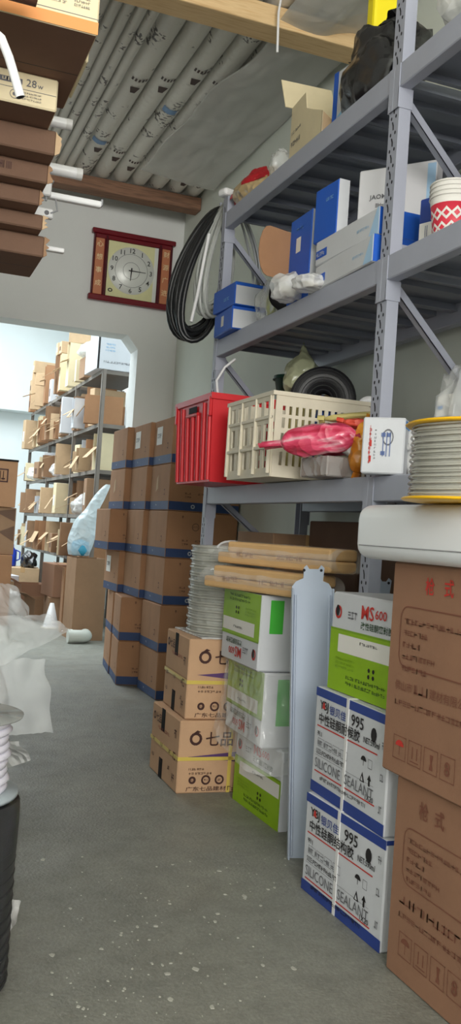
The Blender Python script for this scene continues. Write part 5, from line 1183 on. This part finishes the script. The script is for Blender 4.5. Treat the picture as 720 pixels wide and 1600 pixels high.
# white carton with blue print on the near top
sz = (0.42, 0.46, 0.30)
t = carton('large white carton with pale blue print on the near top of the far rack', (1.70+0.21, 8.34, FL[4]+0.001), sz, WHITE_CARD, 0.03)
f = Face(t, sz, '-y'); 
for j in range(3): f.lines(0.07, 0.22-j*0.028, 0.09, 0.014, LTBLUE_INK, 5, j)
f.lines(0.06, 0.06, 0.24, 0.018, GREY_INK, 9, 5); f.rect(0.002, 0.001, 0.02, 0.299, BLACK_INK, 'black_edge'); f.done()
t = blob((0, 0, 0), 0.12, 0.16, 0.09, 51, 0.35, 2.1).build('plastic_bag', FILM_W); t.location = (1.80, 8.80, FL[4]+0.001); t.location.z = FL[4]+0.20; 
tag(t, 'white plastic bag slumped on top of the far rack beside the white carton', 'bag')
carton('brown carton under the white bag on top of the far rack', (1.86, 8.80, FL[4]+0.001), (0.30, 0.20, 0.198), KRAFT, 0.05, None)
# pale bags stuffed on the far shelves
for k, (y, z, s, M_, lab) in enumerate(((8.55, FL[1], 0.12, FILM_W, 'white plastic bag drooping from the far rack just inside the doorway'), (9.95, FL[2], 0.10, FILM_W, 'milky bag sticking out of the middle of the far rack'), (11.4, FL[2], 0.12, FILM_W, 'crumpled white bag at the far end of the far rack'))):
    t = thing('plastic_bag', lab, 'bag', (FX0+0.02, y, z+0.001)); blob((0, 0, 0), s, s, s*0.8, 60+k, 0.35, 2.0).build('bag', M_, t)
    MB().rbox((-s*.4, -s*.5, 0.01), (s*.4, s*.5, s*.7), 0.01).build('contents', (WHITE_PL, RED_PL, OFFWHITE_PL)[k], t)
# ---- hanging pale-blue bag with blue base
t = thing('plastic_bag', 'tall pale blue plastic bag with a turquoise base, leaning by the banded stack', 'bag', (1.60, 7.60, 0.675))
def pb(a, b):
    th = 2*math.pi*a; r = (0.070*(1-b)**0.5+0.018+0.035*math.sin(math.pi*min(1, b*1.6))) * (1+0.16*noise.noise((math.cos(th)*1.6, math.sin(th)*1.6, b*5)))
    return Vector((r*math.cos(th)+0.20*b*b-0.03, r*0.75*math.sin(th)+0.02*b, 0.01+0.60*b))
MB().grid(pb, 32, 34).build('bag', FILM_BLUE, t)
MB().lathe([(0.001, 0.006), (0.064, 0.006), (0.078, 0.05), (0.066, 0.12), (0.001, 0.14)], 24, Matrix.Translation((-0.028, 0, 0))).build('contents', mat('turquoise_plastic', srgb(60, 160, 196), 0.4), t)
# ---- open cartons standing on the floor in front of the far rack
def open_carton(label, loc, sz, M_, rz, flaps=True, name='open_carton'):
    t = thing(name, label, 'carton', loc, rz, 'open cartons on the far floor'); sx, sy, h = sz; th = 0.006
    MB().box((-sx/2, -sy/2, 0), (sx/2, sy/2, th)).build('bottom', M_, t)
    for s in (-1, 1):
        MB().box((-sx/2, min(s*sy/2, s*(sy/2-th)), th), (sx/2, max(s*sy/2, s*(sy/2-th)), h)).build('side_wall', M_, t)
        MB().box((min(s*sx/2, s*(sx/2-th)), -sy/2+th, th), (max(s*sx/2, s*(sx/2-th)), sy/2-th, h)).build('side_wall', M_, t)
        if flaps: MB().box((0, -sy/2+0.01, -0.002), (0.10, sy/2-0.01, 0.002), Matrix.Translation((s*sx/2, 0, h)) @ Matrix.Rotation(0 if s > 0 else math.pi, 4, 'Z') @ Matrix.Rotation(math.radians(35 if s > 0 else -30), 4, 'Y')).build('flap', M_, t)
    return t
open_carton('tall open brown carton on the floor, carrying the blue bag, by the doorway stack', (1.64, 7.62, 0), (0.26, 0.32, 0.665), KRAFT, 0.05, False)
MB_ = MB()
open_carton('upright slab-like brown carton next to the tall open one', (1.42+0.18, 8.05, 0), (0.13, 0.22, 0.55), KRAFT_O, -0.1, True)
carton('brown carton standing on the small upturned carton beneath the far rack', (1.66, 8.60, 0.262), (0.34, 0.40, 0.30), KRAFT_R, 0.1, TAPE_CLEAR)
carton('small brown carton on the floor beneath another, in front of the far rack', (1.66, 8.60, 0), (0.32, 0.38, 0.26), KRAFT, -0.05, TAPE_CLEAR)
open_carton('low open carton on the far floor nearest the aisle', (1.53, 9.05, 0), (0.24, 0.30, 0.20), KRAFT, 0.2)
open_carton('second low open carton on the far floor, further from the doorway', (1.50, 9.60, 0), (0.26, 0.32, 0.30), KRAFT_R, 0.1)
t = thing('traffic_cone', 'white plastic cone-shaped funnel on the floor beside the open cartons', 'funnel', (1.50, 8.30, 0))
MB().lathe([(0.075, 0), (0.072, 0.006), (0.018, 0.22), (0.012, 0.22), (0.064, 0.004)], 24).build('funnel_body', WHITE_PL, t); MB().lathe([(0.085, 0), (0.085, 0.006), (0.06, 0.006)], 24, cap=False).build('funnel_rim', OFFWHITE_PL, t)
t.name = 'funnel'
t = thing('pipe_elbow', 'grey-white pipe elbow lying on the floor at the doorway stack', 'pipe fitting', (1.56, 7.28, 0))
MB().tube([(-0.08, 0, 0.055), (-0.02, 0, 0.055), (0.025, 0.012, 0.055), (0.05, 0.05, 0.055), (0.055, 0.10, 0.055)], 0.050, 18, caps=False).build('elbow', mat('grey_pvc', srgb(200, 204, 196), 0.4), t)
MB().tube([(-0.105, 0, 0.055), (-0.07, 0, 0.055)], 0.0545, 18).build('socket', mat('grey_pvc', srgb(200, 204, 196), 0.4), t)
# ---- left heap in the far room
t = carton('white and magenta carton on the floor at the far left', (1.20, 9.9, 0), (0.36, 0.34, 0.36), WHITE_CARD, 0.15)
f = Face(t, (0.36, 0.34, 0.36), '-y'); f.rect(0.0, 0.05, 0.09, 0.35, mat('magenta_ink', srgb(190, 30, 90), 0.5), 'magenta_panel'); f.rect(0.12, 0.10, 0.35, 0.30, KRAFT_P, 'tan_panel'); f.lines(0.17, 0.2, 0.10, 0.03, PURPLE_INK, 3, 2); f.done()
t = carton('tan carton behind the magenta one on the far floor', (1.52, 10.4, 0), (0.36, 0.36, 0.42), KRAFT_P, -0.1, TAPE_CLEAR)
t = thing('ball', 'bright yellow ball resting on the magenta carton', 'ball', (1.12, 9.9, 0.361)); 
MB().lathe([(max(0.0005, 0.085*math.cos(a*math.pi/14)), 0.085+0.085*math.sin(a*math.pi/14)) for a in range(-7, 8)], 24, cap=False).build('ball_skin', mat('lemon_plastic', srgb(214, 210, 40), 0.35), t); MB().tube([(0.0855*math.cos(a*math.pi/16), 0.0855*math.sin(a*math.pi/16), 0.085) for a in range(32)], 0.0015, 5, closed=True).build('ball_seam', OFFWHITE_PL, t)
t = thing('bin_bag', 'black and grey tangle of bags on the tan carton, far room', 'bag', (1.40, 10.0, 0.421)); blob((0, 0, 0), 0.08, 0.12, 0.10, 71, 0.4, 2.0).build('bag', FILM_BLACK, t); t.location = (1.58, 10.35, 0.421)
t = thing('blue_jug', 'royal blue plastic jug standing on the tan carton', 'jug', (1.42, 10.28, 0.421)); t.location = (1.40, 10.5, 0.421)
MB().lathe([(0.001, 0), (0.06, 0), (0.066, 0.02), (0.066, 0.16), (0.03, 0.21), (0.03, 0.24), (0.001, 0.24)], 22).build('jug_body', mat('royal_blue_plastic', srgb(36, 72, 200), 0.35), t); MB().tube([(0.06, 0, 0.06), (0.10, 0, 0.08), (0.10, 0, 0.16), (0.05, 0, 0.18)], 0.008, 8).build('handle', mat('royal_blue_plastic', srgb(36, 72, 200), 0.35), t)
for k, (x, y, z, sz, r_, lab) in enumerate(((0.86, 8.6, 0, (0.52, 0.45, 0.62), 0.08, 'big brown carton at the far left, bottom of the leaning heap'), (0.87, 8.62, 0.622, (0.50, 0.42, 0.42), 0.15, 'brown carton with torn triangular flaps, second in the far left heap'), (0.86, 8.6, 1.044, (0.52, 0.40, 0.42), 0.05, 'dark-lidded brown carton, third up in the far left heap'), (0.92, 9.25, 0, (0.34, 0.36, 0.80), -0.1, 'tall tan carton behind the far left heap'), (0.92, 9.25, 0.802, (0.34, 0.34, 0.45), 0.12, 'tan carton topping the tall one behind the far left heap'))):
    t = carton(lab, (x, y, z), sz, (KRAFT_O, KRAFT, KRAFT_O, KRAFT_P, KRAFT_P)[k], r_, (None, None, TAPE_BLACK, TAPE_CLEAR, None)[k])
    if k == 2:
        MB().rbox((-sz[0]/2-0.004, -sz[1]/2-0.004, sz[2]-0.012), (sz[0]/2+0.004, sz[1]/2+0.004, sz[2]+0.006), 0.002).build('dark_lid', TAPE_BLACK, t)
        f = Face(t, sz, '-y'); f.frame(0.32, 0.22, 0.44, 0.34, 0.012, BROWN_INK); f.lines(0.34, 0.24, 0.08, 0.08, BROWN_INK, 2, 3); f.done()
    if k == 1:
        f = Face(t, sz, '-y'); f.poly([(0.30, 0.38), (0.49, 0.41), (0.49, 0.30)], KRAFT_D, 'torn_flap'); f.poly([(0.35, 0.20), (0.49, 0.26), (0.49, 0.12)], KRAFT_D, 'torn_flap'); f.done()
sheetq = [at(12, 915, Y=8.9), at(48, 912, Y=9.0), at(55, 955, Y=8.9), at(10, 955, Y=8.8)]
t = blob((0, 0, 0), 0.12, 0.10, 0.14, 81, 0.35, 2.0).build('plastic_bag', FILM_W); t.location = (1.26, 9.40, 0.001); tag(t, 'heap of white plastic film on the far floor before the magenta carton', 'plastic film')
t = blob((0, 0, 0), 0.14, 0.16, 0.10, 85, 0.35, 2.0).build('plastic_bag', FILM_BLUE); t.location = (0.82, 8.58, 1.472); tag(t, 'pale green-blue bag slumped on the dark-lidded carton', 'bag')
